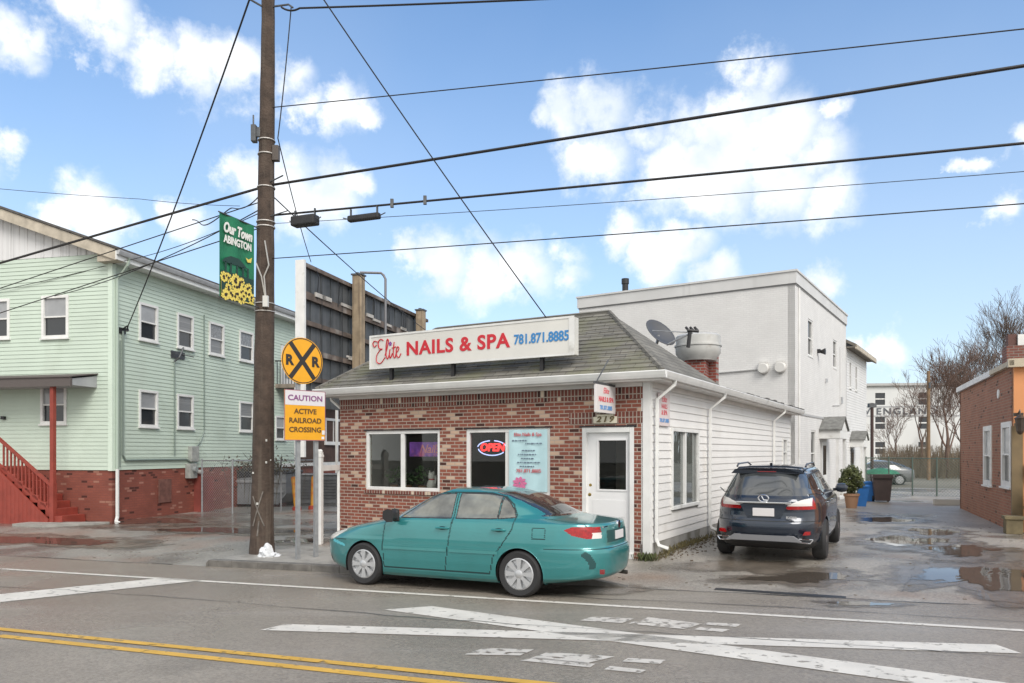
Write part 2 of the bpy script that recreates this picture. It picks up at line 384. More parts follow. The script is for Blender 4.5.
# painted road markings, each worn
def paint(name, rgb, wear):
    m = mat(name, rgb, .5, var=(2.5, .1), bump=(90, .4)); t = m.node_tree; b_ = t.nodes['Principled BSDF']
    n1 = t.nodes.new('ShaderNodeTexNoise'); n1.inputs['Scale'].default_value = 9; n1.inputs['Detail'].default_value = 8
    t.links.new(t.nodes.new('ShaderNodeTexCoord').outputs['Object'], n1.inputs['Vector'])
    r = t.nodes.new('ShaderNodeMapRange'); t.links.new(n1.outputs[0], r.inputs[0]); r.inputs[1].default_value = wear-.1; r.inputs[2].default_value = wear+.06
    t.links.new(r.outputs[0], b_.inputs['Alpha']); return m
mark_white = paint('worn white road paint', (.64, .61, .55), .35)
mark_fine = paint('faded white road paint', (.55, .52, .47), .43)
mark_yellow = paint('yellow road paint', (.60, .36, .06), .36)
def band(name, pts0, m, steps=26):
    """pts0: polygon on the road as (s, n) corners a-b-c-d, a->b and d->c the long edges"""
    a, b_, c_, d_ = [Vector(p) for p in pts0]
    mb = MB()
    for i in range(steps+1):
        t = i/steps
        for p in (a.lerp(b_, t), d_.lerp(c_, t)): mb.v.append((*xy(p.x, p.y), zg(p.x, p.y)+.006))
    mb.f = [(2*i, 2*i+2, 2*i+3, 2*i+1) for i in range(steps)]; mb.m = [0]*steps
    return structure(mb.build(name, m))
def rsn(u, v):
    p = ground_hit(u, v); return sn(p.x, p.y)
band('road_edge_line', [(-40, 9.9), (40, 9.9), (40, 10.02), (-40, 10.02)], mark_white, 120)
band('yellow_centre_line', [(-40, 6.16), (40, 6.16), (40, 6.27), (-40, 6.27)], mark_yellow, 120)
band('yellow_centre_line', [(-40, 5.92), (40, 5.92), (40, 6.03), (-40, 6.03)], mark_yellow, 120)
def pxband(name, pts, m): return band(name, [rsn(*p) for p in pts], m)
pxband('stop_line', [(-60, 600.5), (160, 578.5), (203, 580.5), (-60, 609)], mark_white)
pxband('crossing_stripe', [(384, 610), (960, 690), (1035, 687), (432, 606.5)], mark_white)
pxband('crossing_stripe', [(260, 630.5), (1022, 654), (996, 645), (286, 624.5)], mark_white)
for p in ([(464,655),(520,656),(534,650),(484,648.5)], [(530,659),(585,664),(615,657),(548,652.5)], [(520,661),(590,668),(596,664),(536,658)], [(604,670),(640,673.5),(647,670.5),(610,666.5)], [(622,662),(660,664.5),(666,660.5),(628,658.5)],
          [(580,621),(622,623.5),(634,619),(592,617)], [(640,622),(690,628),(702,624),(648,617.5)], [(628,624),(684,629.5),(690,627.5),(634,622)], [(694,630),(722,632.5),(730,630),(700,627.5)], [(704,625),(736,627.5),(742,624.5),(708,622.8)]):
    pxband('road_letter_stroke', p, mark_fine)
pxband('tar_seam', [(714,590), (846,598.5), (846,596.5), (716,588)], mat('tar seam', (.03, .03, .03), .5))

# standing water on the lot
def soft_edge(m, lo, hi):                      # the water thins out to nothing at its ragged edge
    t = m.node_tree; a = t.nodes.new('ShaderNodeAttribute'); a.attribute_name = 'depth'; n = t.nodes.new('ShaderNodeTexNoise'); n.inputs['Scale'].default_value = 3.5; n.inputs['Detail'].default_value = 7
    t.links.new(t.nodes.new('ShaderNodeTexCoord').outputs['Object'], n.inputs['Vector'])
    s_ = t.nodes.new('ShaderNodeMath'); s_.operation = 'ADD'; t.links.new(a.outputs['Fac'], s_.inputs[0]); t.links.new(n.outputs['Fac'], s_.inputs[1])
    r = t.nodes.new('ShaderNodeMapRange'); t.links.new(s_.outputs[0], r.inputs[0]); r.inputs[1].default_value = lo; r.inputs[2].default_value = hi
    t.links.new(r.outputs[0], t.nodes['Principled BSDF'].inputs['Alpha']); return m
puddle_m = soft_edge(mat('rain water on asphalt', (.075, .062, .05), .03, spec=.6, bump=(6, .03)), .78, .92)
damp_m = soft_edge(mat('damp dark asphalt', (.15, .128, .105), .25, var=(2, .25), spec=.5, bump=(60, .3)), .55, 1.0)
def puddle(name, u, v, ru, rv, m, seed, lift=.006):
    rr = random.Random(seed); c = ground_hit(u, v); ax_ = (ground_hit(u+ru, v)-c); ay_ = (ground_hit(u, v-rv)-c); b = MB(); n = 72; ph = [rr.uniform(0, 6.28) for _ in range(6)]; am = [.22, .16, .12, .09, .07, .05]
    ring = []
    for k in range(n):
        t = 2*math.pi*k/n; q = 1+sum(a*math.sin((i+2)*t*(1 if i < 4 else 2)+p) for i, (a, p) in enumerate(zip(am, ph)))*.9
        p = c + ax_*(math.cos(t)*q) + ay_*(math.sin(t)*q); ring.append(p)
    b.v = [(c.x, c.y, zxy(c.x, c.y)+lift)]
    for f in (.5, 1): b.v += [(*(c+(p-c)*f).xy, zxy(*(c+(p-c)*f).xy)+lift) for p in ring]
    b.f = [(0, 1+k, 1+(k+1) % n) for k in range(n)] + [(1+k, 1+n+k, 1+n+(k+1) % n, 1+(k+1) % n) for k in range(n)]; b.m = [0]*len(b.f)
    o = b.build(name, m); at_ = o.data.attributes.new('depth', 'FLOAT', 'POINT'); at_.data.foreach_set('value', [1.0]+[.75]*n+[0.0]*n); return structure(o)
for i, (u, v, ru, rv) in enumerate(((985, 576, 62, 9), (905, 541, 34, 5), (960, 550, 40, 4), (800, 578, 44, 5), (40, 541, 70, 4), (230, 531, 60, 3.2), (150, 521, 50, 2.5), (885, 520, 22, 3), (935, 532, 24, 3), (300, 541, 20, 2), (860, 604, 30, 2))):
    puddle('wet_ground', u, v, ru*1.8, rv*2.0, damp_m, 40+i, .004)
    puddle('puddle', u, v, ru*1.25, rv*1.25, puddle_m, 40+i, .008)
puddle('wet_ground', 745, 566, 60, 9, damp_m, 71, .004); puddle('wet_ground', 590, 590, 70, 6, damp_m, 72, .005); puddle('wet_ground', 420, 577, 60, 5, damp_m, 73, .005)

# cracks sealed with tar
tar = bpy.data.materials['tar seam']
def crack(pts, w0, seed):
    rr = random.Random(seed); P_ = []
    for a, c in zip(pts[:-1], pts[1:]):
        for k in range(12): t = k/12; P_.append((a[0]+(c[0]-a[0])*t + rr.gauss(0, .025), a[1]+(c[1]-a[1])*t + rr.gauss(0, .025)))
    b = MB()
    for i, (s_, n_) in enumerate(P_):
        w_ = w0*rr.uniform(.3, 1.2)
        for q in (-w_, w_): x, y = xy(s_, n_+q); b.v.append((x, y, zg(s_, n_+q)+.009))
    b.f = [(2*i, 2*i+2, 2*i+3, 2*i+1) for i in range(len(P_)-1)]; b.m = [0]*len(b.f); structure(b.build('road_crack', tar))
crack([(-14, 8.4), (-9, 8.55), (-4, 8.4), (1, 8.6), (6, 8.45)], .010, 1); crack([(-6, 10.4), (0, 10.55), (5, 10.45), (12, 10.6)], .012, 2); crack([(2.5, 6.9), (2.9, 8.4), (2.6, 10.0)], .008, 3); crack([(-7.5, 6.5), (-7.2, 8.0), (-7.6, 9.6)], .008, 4)
crack([(-2.4, 11.55), (4, 11.5), (12, 11.6)], .02, 5); crack([(-30, 11.52), (-18, 11.45), (-10.8, 11.5)], .02, 6); crack([(1.5, 12.2), (2.2, 15.5), (3.6, 19), (4.2, 25)], .012, 7)
# ------------------------------------------------------------------ building helpers
def wall_open(mb, u0, u1, z0, z1, ops, mp, d0=-.2, d1=0, m=0):
    """a solid wall between depths d0..d1 with rectangular openings (u0,u1,z0,z1)"""
    us = axis([u0, u1] + [c for o in ops for c in o[:2]]); zs = axis([z0, z1] + [c for o in ops for c in o[2:4]])
    inside = lambda u, z: any(o[0] < u < o[1] and o[2] < z < o[3] for o in ops)
    for i in range(len(us)-1):
        for j in range(len(zs)-1):
            a, b_, c_, e = us[i], us[i+1], zs[j], zs[j+1]
            if inside((a+b_)/2, (c_+e)/2): continue
            for d in (d0, d1): mb.quad(mp(a,d,c_), mp(b_,d,c_), mp(b_,d,e), mp(a,d,e), m)
    for u in (u0, u1): mb.quad(mp(u,d0,z0), mp(u,d1,z0), mp(u,d1,z1), mp(u,d0,z1), m)
    mb.quad(mp(u0,d0,z1), mp(u1,d0,z1), mp(u1,d1,z1), mp(u0,d1,z1), m)
    for a, b_, c_, e in ops:
        mb.quad(mp(a,d0,c_), mp(a,d1,c_), mp(a,d1,e), mp(a,d0,e), m); mb.quad(mp(b_,d0,c_), mp(b_,d1,c_), mp(b_,d1,e), mp(b_,d0,e), m)
        mb.quad(mp(a,d0,c_), mp(a,d1,c_), mp(b_,d1,c_), mp(b_,d0,c_), m); mb.quad(mp(a,d0,e), mp(a,d1,e), mp(b_,d1,e), mp(b_,d0,e), m)
def clap(mb, u0, u1, z0, z1, ex, ops, mp, m=0, lap=.018, top=None):
    """lapped boards; top(z) may give the (u0, u1) span of a board under a gable"""
    n = int(round((z1-z0)/ex)); ex = (z1-z0)/n
    for k in range(n):
        a, c_ = z0+k*ex, z0+(k+1)*ex
        l, r_ = (u0, u1) if top is None else top((a+c_)/2)
        cuts = [(l, r_)]
        for o in ops:
            if o[3] > a+.01 and o[2] < c_-.01:
                nc = []
                for p, q in cuts:
                    if o[1] <= p or o[0] >= q: nc.append((p, q)); continue
                    if o[0] > p: nc.append((p, o[0]))
                    if o[1] < q: nc.append((o[1], q))
                cuts = nc
        for p, q in cuts:
            mb.quad(mp(p, lap, a), mp(q, lap, a), mp(q, .003, c_), mp(p, .003, c_), m)
            mb.quad(mp(p, .0, a), mp(q, .0, a), mp(q, lap, a), mp(p, lap, a), m)
def sash(parent, mp, u0, u1, z0, z1, fm=None, d=0.0, fw=.07, meet=True, upper=None, lower=None, sill=True, vert=False, proud=.04):
    fm = fm or white_trim
    f = MB()
    f.box(u0-fw, u0, d-.06, d+proud, z0-fw, z1+fw, mp); f.box(u1, u1+fw, d-.06, d+proud, z0-fw, z1+fw, mp)
    f.box(u0, u1, d-.06, d+proud, z1, z1+fw, mp); f.box(u0, u1, d-.06, d+proud, z0-fw, z0, mp)
    if sill: f.box(u0-fw-.03, u1+fw+.03, d-.02, d+proud+.04, z0-fw-.045, z0-fw-.002, mp)
    zm = (z0+z1)/2; um = (u0+u1)/2
    if meet and not vert: f.box(u0, u1, d-.05, d+.016, zm-.022, zm+.022, mp)
    if vert: f.box(um-.025, um+.025, d-.05, d+.016, z0, z1, mp)
    w_ = f.build('window', fm, parent)
    a, b_ = (lower or pane_dark), (upper or pane_dark)
    if vert:
        MB().box(u0, um-.025, d-.04, d-.03, z0, z1, mp).build('pane', a, w_); MB().box(um+.025, u1, d-.04, d-.03, z0, z1, mp).build('pane', b_, w_)
    elif meet:
        MB().box(u0, u1, d-.045, d-.035, z0, zm-.022, mp).build('pane', a, w_); MB().box(u0, u1, d-.025, d-.015, zm+.022, z1, mp).build('pane', b_, w_)
    else: MB().box(u0, u1, d-.04, d-.03, z0, z1, mp).build('pane', a, w_)
    return w_
def downspout(parent, pts, r=.042, m=None, name='downspout'):
    return MB().tube(pts, r, 4).build(name, m or white_trim, parent, bevel=.008)

# ================================================================== NAIL SALON
A = gz(649, 557, .12)
salon = thing('nail_salon', 'one storey brick fronted nail salon with white side siding and mossy shingle roof', 'shop', (A.x, A.y, .12), -30)
LX = -7.56; DEP = 14.5; EZ = 3.22
W1 = (-6.78, -4.70, 1.07, 2.41); W2 = (-4.03, -2.04, 1.07, 2.41); DR = (-1.35, -.29, .03, 2.40)
brick1 = brick_mat('salon blended brick', 'x', .215, .0745, (.265, .080, .048), (.165, .054, .038), (.38, .315, .26), cream=(.49, .345, .25), cream_th=.640, dark=.955, msize=.010)
b = MB(); wall_open(b, LX, 0, -.1, EZ, [W1, W2, DR], FR, -.22, 0); b.build('front_wall', brick1, salon)
soldier = brick_mat('salon soldier bricks', 'x', .215, .0745, (.19, .052, .035), (.12, .04, .03), (.36, .31, .26), cream=(.56, .45, .345), cream_th=.70, msize=.010, vertical=True)
b = MB(); b.box(LX+.002, -.12, .002, .012, 2.925, 3.14, FR); b.build('soldier_course', soldier, salon)
b = MB(); b.box(-1.62, -.12, .002, .010, 2.47, 2.685, FR); b.build('door_lintel', soldier, salon)
b = MB()
for l, r_, z in ((W1[0], W1[1], 2.41), (W2[0], W2[1], 2.41), (DR[0], DR[1], 2.40)): b.box(l-.05, r_+.05, .0, .014, z+.004, z+.03, FR)
b.build('steel_lintel', black_metal, salon)
b = MB(); b.box(W1[0]-.02, W1[1]+.02, .0, .03, W1[2]-.075, W1[2]-.004, FR); b.box(W2[0]-.02, W2[1]+.02, .0, .03, W2[2]-.075, W2[2]-.004, FR); b.build('brick_sill', soldier, salon)
# sides and back
found = mat('parged foundation', (.33, .32, .30), .8, var=(3, .2), stain=((.18, .17, .14), 2, .5), bump=(20, .4))
SW = (1.30, 3.05, .85, 2.34); SW2 = (13.0, 13.75, 1.45, 2.40)
b = MB(); wall_open(b, 0, DEP, .22, EZ, [SW, SW2], SD, -.15, 0); clap(b, .1, DEP, .24, EZ, .155, [SW, SW2], SD, lap=.022)
b.build('side_wall', white_vinyl, salon)
MB().box(0, DEP, -.18, .012, -.4, .238, SD).build('foundation', found, salon)
b = MB(); b.box(LX, LX+.15, .2, DEP, -.1, EZ); b.box(LX, 0, DEP-.15, DEP, -.1, EZ); b.build('back_wall', white_vinyl, salon)
b = MB(); b.prism([(-.115, -.016), (.028, -.016), (.028, .11), (.002, .11), (.002, -.002), (-.115, -.002)], .05, EZ, lambda u, d, z: (u, z, d)); b.build('corner_trim', white_trim, salon); MB().box(0.002, .028, DEP-.1, DEP, .24, EZ).build('corner_trim', white_trim, salon)
# windows
glassm = shop_glass
def shop_window(name, mp, o, vert=True):
    u0, u1, z0, z1 = o; f = MB(); t = .075
    f.box(u0, u0+t, -.11, -.02, z0, z1, mp); f.box(u1-t, u1, -.11, -.02, z0, z1, mp); f.box(u0+t, u1-t, -.11, -.02, z0, z0+t, mp); f.box(u0+t, u1-t, -.11, -.02, z1-t, z1, mp)
    um = (u0+u1)/2; f.box(um-.05, um+.05, -.105, -.03, z0+t, z1-t, mp)
    w_ = f.build('window', white_trim, salon, bevel=.006)
    MB().box(u0+t, um-.05, -.075, -.069, z0+t, z1-t, mp).build('pane', glassm, w_); MB().box(um+.05, u1-t, -.075, -.069, z0+t, z1-t, mp).build('pane', glassm, w_)
    return w_
shop_window('window', FR, W1); shop_window('window', FR, W2)
f = MB(); u0, u1, z0, z1 = SW
f.box(u0-.07, u0, -.05, .05, z0-.07, z1+.07, SD); f.box(u1, u1+.07, -.05, .05, z0-.07, z1+.07, SD); f.box(u0, u1, -.05, .05, z1, z1+.07, SD); f.box(u0-.04, u1+.04, -.05, .06, z0-.07, z0, SD); f.box(2.14, 2.22, -.05, .03, z0, z1, SD)
w_ = f.build('window', white_trim, salon, bevel=.006); sg = glass_mat('side shop glass', refl=1.2, opacity=.55, body=(.17, .20, .185))
MB().box(u0, 2.14, -.03, -.024, z0, z1, SD).build('pane', sg, w_); MB().box(2.22, u1, -.03, -.024, z0, z1, SD).build('pane', sg, w_)
sash(salon, SD, 13.07, 13.68, 1.52, 2.33, upper=pane_blind, lower=pane_blind)
# door
f = MB(); u0, u1, z0, z1 = DR
f.box(u0, u0+.09, -.14, .0, z0, z1, FR); f.box(u1-.09, u1, -.14, .0, z0, z1, FR); f.box(u0+.09, u1-.09, -.14, 0, z1-.10, z1, FR); f.box(u0, u1, -.16, .05, z0-.12, z0+.02, FR)
fr = f.build('door_frame', white_trim, salon, bevel=.006)
gl = (-1.03, -.47, 1.22, 2.15)
f = MB(); wall_open(f, u0+.09, u1-.09, z0+.02, z1-.10, [gl], FR, -.12, -.07); f.box(gl[0]-.03, gl[1]+.03, -.07, -.055, gl[2]-.03, gl[2], FR); f.box(gl[0]-.03, gl[1]+.03, -.07, -.055, gl[3], gl[3]+.03, FR); f.box(gl[0]-.03, gl[0], -.07, -.055, gl[2], gl[3], FR); f.box(gl[1], gl[1]+.03, -.07, -.055, gl[2], gl[3], FR)
for zz in (.25, .70): f.box(u0+.2, u1-.2, -.07, -.062, zz, zz+.32, FR)
dr = f.build('door', mat('white painted door', (.74, .74, .74), .4, var=(1.5, .04)), salon)
MB().box(gl[0], gl[1], -.10, -.094, gl[2], gl[3], FR).build('pane', glassm, dr)
brass = mat('brass', (.55, .38, .12), .3, metal=1)
f = MB(); f.lathe([(.0, -.12), (.032, -.118), (.034, -.10), (.02, -.09), (.014, -.07)], 12, (-1.14, .0, 1.12), 'y'); f.lathe([(.03, -.078), (.03, -.068)], 12, (-1.14, 0, 1.30), 'y'); f.build('door_handle', brass, dr, smooth=True)
# soffit, fascia, gutters
b = MB(); y0 = -.33; x1 = .33; x0 = LX-.33
b.box(x0, x1, y0, 0, EZ, EZ+.03); b.box(0, x1, 0, DEP+.2, EZ, EZ+.03); b.box(x0, LX, 0, DEP+.2, EZ, EZ+.03)
b.box(x0, x1, y0-.015, y0, EZ-.01, EZ+.17); b.box(x1, x1+.015, y0-.015, DEP+.2, EZ-.01, EZ+.17); b.box(x0-.015, x0, y0-.015, DEP+.2, EZ-.01, EZ+.17)
b.box(LX+.005, -.12, -.035, -.002, 3.145, EZ); b.box(.024, .05, .11, DEP, 3.12, EZ)
b.build('soffit', mat('white soffit', (.66, .64, .61), .6, var=(2, .08)), salon)
gp = [(0, .0), (.0, .13), (.11, .13), (.12, .115), (.095, .05), (.07, .0)]
b = MB()
b.prism([(-y0+.016+p, EZ+.03+q) for p, q in gp], x0-.1, x1+.13, lambda u, d, z: (d, -u, z))
b.prism([(x1+.016+p, EZ+.03+q) for p, q in gp], y0-.02, DEP+.25, lambda u, d, z: (u, d, z))
b.prism([(-x0+.016+p, EZ+.03+q) for p, q in gp], y0-.02, DEP+.25, lambda u, d, z: (-u, d, z))
b.build('gutter', white_trim, salon)
for yy in (.08, 3.72, 11.1): downspout(salon, [(x1+.06, yy+.25, EZ+.06), (x1+.05, yy+.25, EZ-.05), (.09, yy+.12, EZ-.32), (.075, yy+.12, .32), (.12, yy+.12, .2), (.30, yy+.12, .15)])
downspout(salon, [(x0-.05, .1, EZ+.06), (x0-.04, .12, EZ-.06), (LX-.07, .16, EZ-.3), (LX-.07, .16, 2.2)])
# hip roof over the front room, low flat roof behind
def shingle(name, ax):
    m = brick_mat(name, ax, .30, .105, (.20, .19, .165), (.14, .134, .118), (.07, .068, .06), msize=.007, rough=.9, var=.5, dark=2)
    return m
rx0, rx1, ry0, ry1 = x0-.06, x1+.06, y0-.06, 3.9; rz0, rz1 = EZ+.155, 4.92; hip = 1.86
P = [(rx0, ry0, rz0), (rx1, ry0, rz0), (rx1, ry1, rz0), (rx0, ry1, rz0)]; Q = [(rx1-hip-.05, (ry0+ry1)/2, rz1), (rx0+hip+.05, (ry0+ry1)/2, rz1)]
sf, ss_ = shingle('mossy asphalt shingles', 'x'), shingle('mossy asphalt shingles side', 'y')
for m_ in (sf,):
    t = m_.node_tree; bn = t.nodes['Principled BSDF']; src = bn.inputs['Base Color'].links[0].from_socket
    nz_ = t.nodes.new('ShaderNodeTexNoise'); nz_.inputs['Scale'].default_value = 1.6; nz_.inputs['Detail'].default_value = 7
    t.links.new(t.nodes.new('ShaderNodeTexCoord').outputs['Object'], nz_.inputs['Vector'])
    r_ = t.nodes.new('ShaderNodeMapRange'); t.links.new(nz_.outputs[0], r_.inputs[0]); r_.inputs[1].default_value = .46; r_.inputs[2].default_value = .62; r_.inputs[4].default_value = .7
    mx = t.nodes.new('ShaderNodeMix'); mx.data_type = 'RGBA'; t.links.new(r_.outputs[0], mx.inputs[0]); t.links.new(src, mx.inputs[6]); mx.inputs[7].default_value = (.165, .165, .105, 1); t.links.new(mx.outputs[2], bn.inputs['Base Color'])
b = MB(); b.poly([P[0], P[1], Q[0], Q[1]], 0); b.poly([P[1], P[2], Q[0]], 1); b.poly([P[2], P[3], Q[1], Q[0]], 0); b.poly([P[3], P[0], Q[1]], 1); b.poly(P, 1)
roof = b.build('roof', [sf, ss_], salon)
# course butts: thin raised strips give the roof its ragged course lines
b = MB(); nc = 17
for k in range(1, nc):
    t = k/nc
    a, c_ = Vector(P[0]).lerp(Vector(Q[1]), t), Vector(P[1]).lerp(Vector(Q[0]), t); L_ = (c_-a).length; u = 0
    while u < L_-.05:
        wd = rnd.uniform(.22, .36); e = min(L_, u+wd); dz = rnd.uniform(.004, .018); p, q = a.lerp(c_, u/L_), a.lerp(c_, e/L_)
        o_ = Vector((0, -.006, .008+dz)); dn = Vector((0, -.018, -.016))
        b.quad(p+dn, q+dn, q+dn+o_, p+dn+o_); b.quad(p+dn+o_, q+dn+o_, q+Vector((0,.05,.05)), p+Vector((0,.05,.05))); u = e
b.build('shingle_course', sf, roof)
b = MB()
for p, q in ((P[1], Q[0]), (P[0], Q[1]), (Q[0], Q[1])):
    b.tube([Vector(p)+Vector((0,0,.01)), Vector(q)+Vector((0,0,.01))], .05, 5)
b.build('ridge_cap', ss_, roof)
b = MB(); b.poly([(rx0, 1.5, EZ+.13), (rx1, 1.5, EZ+.13), (rx1, DEP+.25, EZ+.13), (rx0, DEP+.25, EZ+.13)]); b.poly([(rx0, 1.5, EZ+.17), (rx1-.03, 1.5, EZ+.17), (rx1-.03, DEP+.25, EZ+.17), (rx0, DEP+.25, EZ+.17)])
u = 4.0
while u < DEP:                                   # frayed shingle edge along the low roof
    e = u+rnd.uniform(.25, .5); b.box(rx1-.25, rx1+.02, u, e, EZ+.17, EZ+.185+rnd.uniform(0, .05)*(u > 6)); u = e+.004
b.build('flat_roof', roof_dark, salon)
# interior
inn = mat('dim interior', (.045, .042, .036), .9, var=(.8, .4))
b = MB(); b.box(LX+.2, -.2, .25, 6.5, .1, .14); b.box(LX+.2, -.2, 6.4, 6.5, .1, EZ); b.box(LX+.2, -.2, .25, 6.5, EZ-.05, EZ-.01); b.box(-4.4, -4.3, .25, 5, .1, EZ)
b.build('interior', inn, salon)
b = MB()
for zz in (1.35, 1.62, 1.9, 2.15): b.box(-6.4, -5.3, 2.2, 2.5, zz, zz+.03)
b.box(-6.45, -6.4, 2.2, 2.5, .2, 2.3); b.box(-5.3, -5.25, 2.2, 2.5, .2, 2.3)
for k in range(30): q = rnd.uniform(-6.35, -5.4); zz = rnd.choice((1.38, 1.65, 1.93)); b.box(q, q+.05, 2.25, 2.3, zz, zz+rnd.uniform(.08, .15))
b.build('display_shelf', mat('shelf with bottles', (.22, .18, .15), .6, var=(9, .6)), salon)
b = MB(); b.box(-1.3, -.35, 1.6, 1.7, .1, 2.6); b.tube([(-.9, 1.2, .2), (-.75, 1.2, 2.2)], .05); b.build('partition', mat('pale partition', (.35, .34, .30), .8, var=(1, .3)), salon)
# number plaque and wall lamp
b = MB(); b.box(-1.10, -.62, .012, .04, 2.47, 2.60, FR); b.box(-1.03, -.69, .012, .04, 2.60, 2.645, FR); pl = b.build('number_plaque', mat('cream plaque', (.62, .58, .46), .5, var=(4, .1)), salon, bevel=.01)
text('219', .15, lambda u, d, z: (u, -d, z), mat('dark brass numerals', (.13, .09, .03), .4), pl, 'numeral', (-.86, 2.545), d=.046, sx=1.25, shear=.25, space=1.35, bold=.004)
b = MB(); b.prism([(-.86+.15*math.cos(t), 2.69+.13*math.sin(t)) for t in np.linspace(0, math.pi, 11)], .012, .09, FR); b.box(-1.02, -.70, .012, .10, 2.665, 2.69, FR)
b.build('wall_lamp', mat('aged white lamp shell', (.52, .51, .48), .6, var=(15, .3)), salon, bevel=.01)

# things on and around the salon (built in the salon's own axes, each a thing of its own)
SM = Matrix.Translation((A.x, A.y, .12)) @ Matrix.Rotation(R(-30), 4, 'Z')
def on_salon(name, label, cat, p, group=None):
    q = SM @ Vector(p); return thing(name, label, cat, q, -30, group)
# roof sign
sg_ = on_salon('shop_sign', 'long white box sign with red lettering standing on the shingle roof', 'sign', (-3.87, -.2, 4.14))
b = MB(); b.box(-2.49, 2.49, -.12, .12, -.36, .36); b.build('sign_box', mat('aged white sign box', (.60, .59, .55), .5, var=(2, .08), stain=((.45, .43, .38), 1.2, .58)), sg_, bevel=.012)
b = MB()
for u0, u1, z0, z1 in ((-2.51, 2.51, .33, .372), (-2.51, 2.51, -.372, -.33), (-2.51, -2.47, -.33, .33), (2.40, 2.51, -.33, .33)): b.box(u0, u1, .12, .135, z0, z1, FR)
b.build('sign_frame', white_trim, sg_)
b = MB(); b.box(-2.47, 2.40, .120, .124, -.325, .325, FR); fc = b.build('sign_face', mat('white sign face', (.66, .65, .61), .4, var=(1.5, .05)), sg_)
red = mat('red sign vinyl', (.55, .015, .03), .4); blue = mat('blue sign vinyl', (.04, .22, .50), .4)
SF = lambda u, d, z: (u, -d, z)
text('NAILS & SPA', .40, SF, red, sg_, 'red_lettering', (-.20, .0), d=.13, sx=1.10, space=1.08, bold=.011)
text('781.871.8885', .265, SF, blue, sg_, 'blue_lettering', (1.80, .0), d=.13, sx=.84, bold=.007)
def script(strokes, r, mb, d=.135):
    for st in strokes:
        pts = [Vector((p[0], -d, p[1])) for p in st]; sm = []
        for i in range(len(pts)-1):
            p0, p1, p2, p3 = pts[max(i-1,0)], pts[i], pts[i+1], pts[min(i+2,len(pts)-1)]
            for k in range(5):
                t = k/5; sm.append(.5*((2*p1)+(p2-p0)*t+(2*p0-5*p1+4*p2-p3)*t*t+(3*p1-p0-3*p2+p3)*t**3))
        sm.append(pts[-1]); mb.tube(sm, r, 4)
b = MB(); o = -2.42
E_ = [[(o+.40,.25),(o+.30,.29),(o+.20,.22),(o+.24,.08),(o+.36,.06),(o+.26,.03),(o+.13,-.10),(o+.15,-.24),(o+.30,-.27),(o+.47,-.14)], [(o+.22,.22),(o+.05,.26),(o-.01,.19),(o+.06,.12),(o+.13,.17)]]
l_ = [[(o+.47,-.10),(o+.56,.1),(o+.60,.24),(o+.55,.27),(o+.51,.12),(o+.51,-.10),(o+.57,-.18),(o+.63,-.08)]]
i_ = [[(o+.66,.04),(o+.64,-.08),(o+.68,-.17),(o+.75,-.06)]]
t_ = [[(o+.82,.2),(o+.79,.0),(o+.79,-.12),(o+.85,-.17),(o+.90,-.08)], [(o+.73,.06),(o+.89,.085)]]
e_ = [[(o+.90,-.06),(o+.98,.0),(o+1.0,.06),(o+.95,.08),(o+.90,.0),(o+.92,-.12),(o+1.0,-.17),(o+1.08,-.08)]]
script([[(o+.02+(p[0]-o)*.72, p[1]*.94) for p in st] for st in E_ + l_ + i_ + t_ + e_], .012, b); b.build('script_lettering', red, sg_)
b = MB()
for k in range(5):
    t = k*2*math.pi/5+.3; b.box(o+.50+.025*math.cos(t)-.014, o+.50+.025*math.cos(t)+.014, .126, .132, .155+.03*math.sin(t)-.018, .155+.03*math.sin(t)+.018, FR)
b.build('flower_emblem', mat('violet vinyl', (.20, .03, .30), .4), sg_)
for u in (-2.0, -.35, 1.75): b = MB(); b.box(u-.035, u+.035, -.02, .06, -.78, -.36); b.tube([(u, .05, -.3), (u, .75, -.25)], .02); b.build('bracket', black_metal, sg_)
# hanging blade sign
hs_ = on_salon('hanging_sign', 'small white blade sign hanging from the eave above the shop door', 'sign', (-.66, 0, 0))
b = MB(); b.box(-.02, .02, -.16, .78 - .9 + .80, 2.66, 3.17)
b = MB(); b.box(-.022, .022, -.95, -.05, 2.64, 3.14); b.build('panel', mat('white blade panel', (.66, .63, .62), .5), hs_, bevel=.006)
b = MB(); b.box(-.012, .012, -1.0, .0, 3.15, 3.19); b.tube([(0, -.9, 3.17), (0, -.35, 3.62)], .012); b.box(-.008, .008, -.9, -.88, 3.1, 3.17); b.box(-.008, .008, -.12, -.10, 3.1, 3.17); b.build('bracket', dark_metal, hs_)
HS = lambda u, d, z: (.024+d, u-.5, z)
pink = mat('faded red vinyl', (.60, .10, .12), .5); pblue = mat('faded blue vinyl', (.12, .28, .55), .5)
text('Elite', .15, HS, pink, hs_, 'lettering', (0, 3.04), shear=.2); text('NAILS & SPA', .125, HS, pink, hs_, 'lettering', (0, 2.88), bold=.003); text('781.871.8885', .105, HS, pblue, hs_, 'phone_number', (0, 2.73), bold=.003)
# poster on the siding
wp = on_salon('wall_sign', 'faded pink and white sign fixed to the white siding beside the shop corner', 'sign', (.03, .72, 2.74))
MB().box(.0, .02, -.33, .33, -.31, .31).build('panel', mat('sun faded sign panel', (.66, .58, .57), .5, var=(2, .05)), wp)
WS = lambda u, d, z: (.021+d, u, z)
text('Elite', .17, WS, pink, wp, 'lettering', (0, .2), shear=.2); text('NAILS', .13, WS, pink, wp, 'lettering', (0, .06)); text('& SPA', .13, WS, pink, wp, 'lettering', (0, -.06), bold=.002); text('781.871.8885', .10, WS, pblue, wp, 'phone_number', (0, -.21), bold=.003)
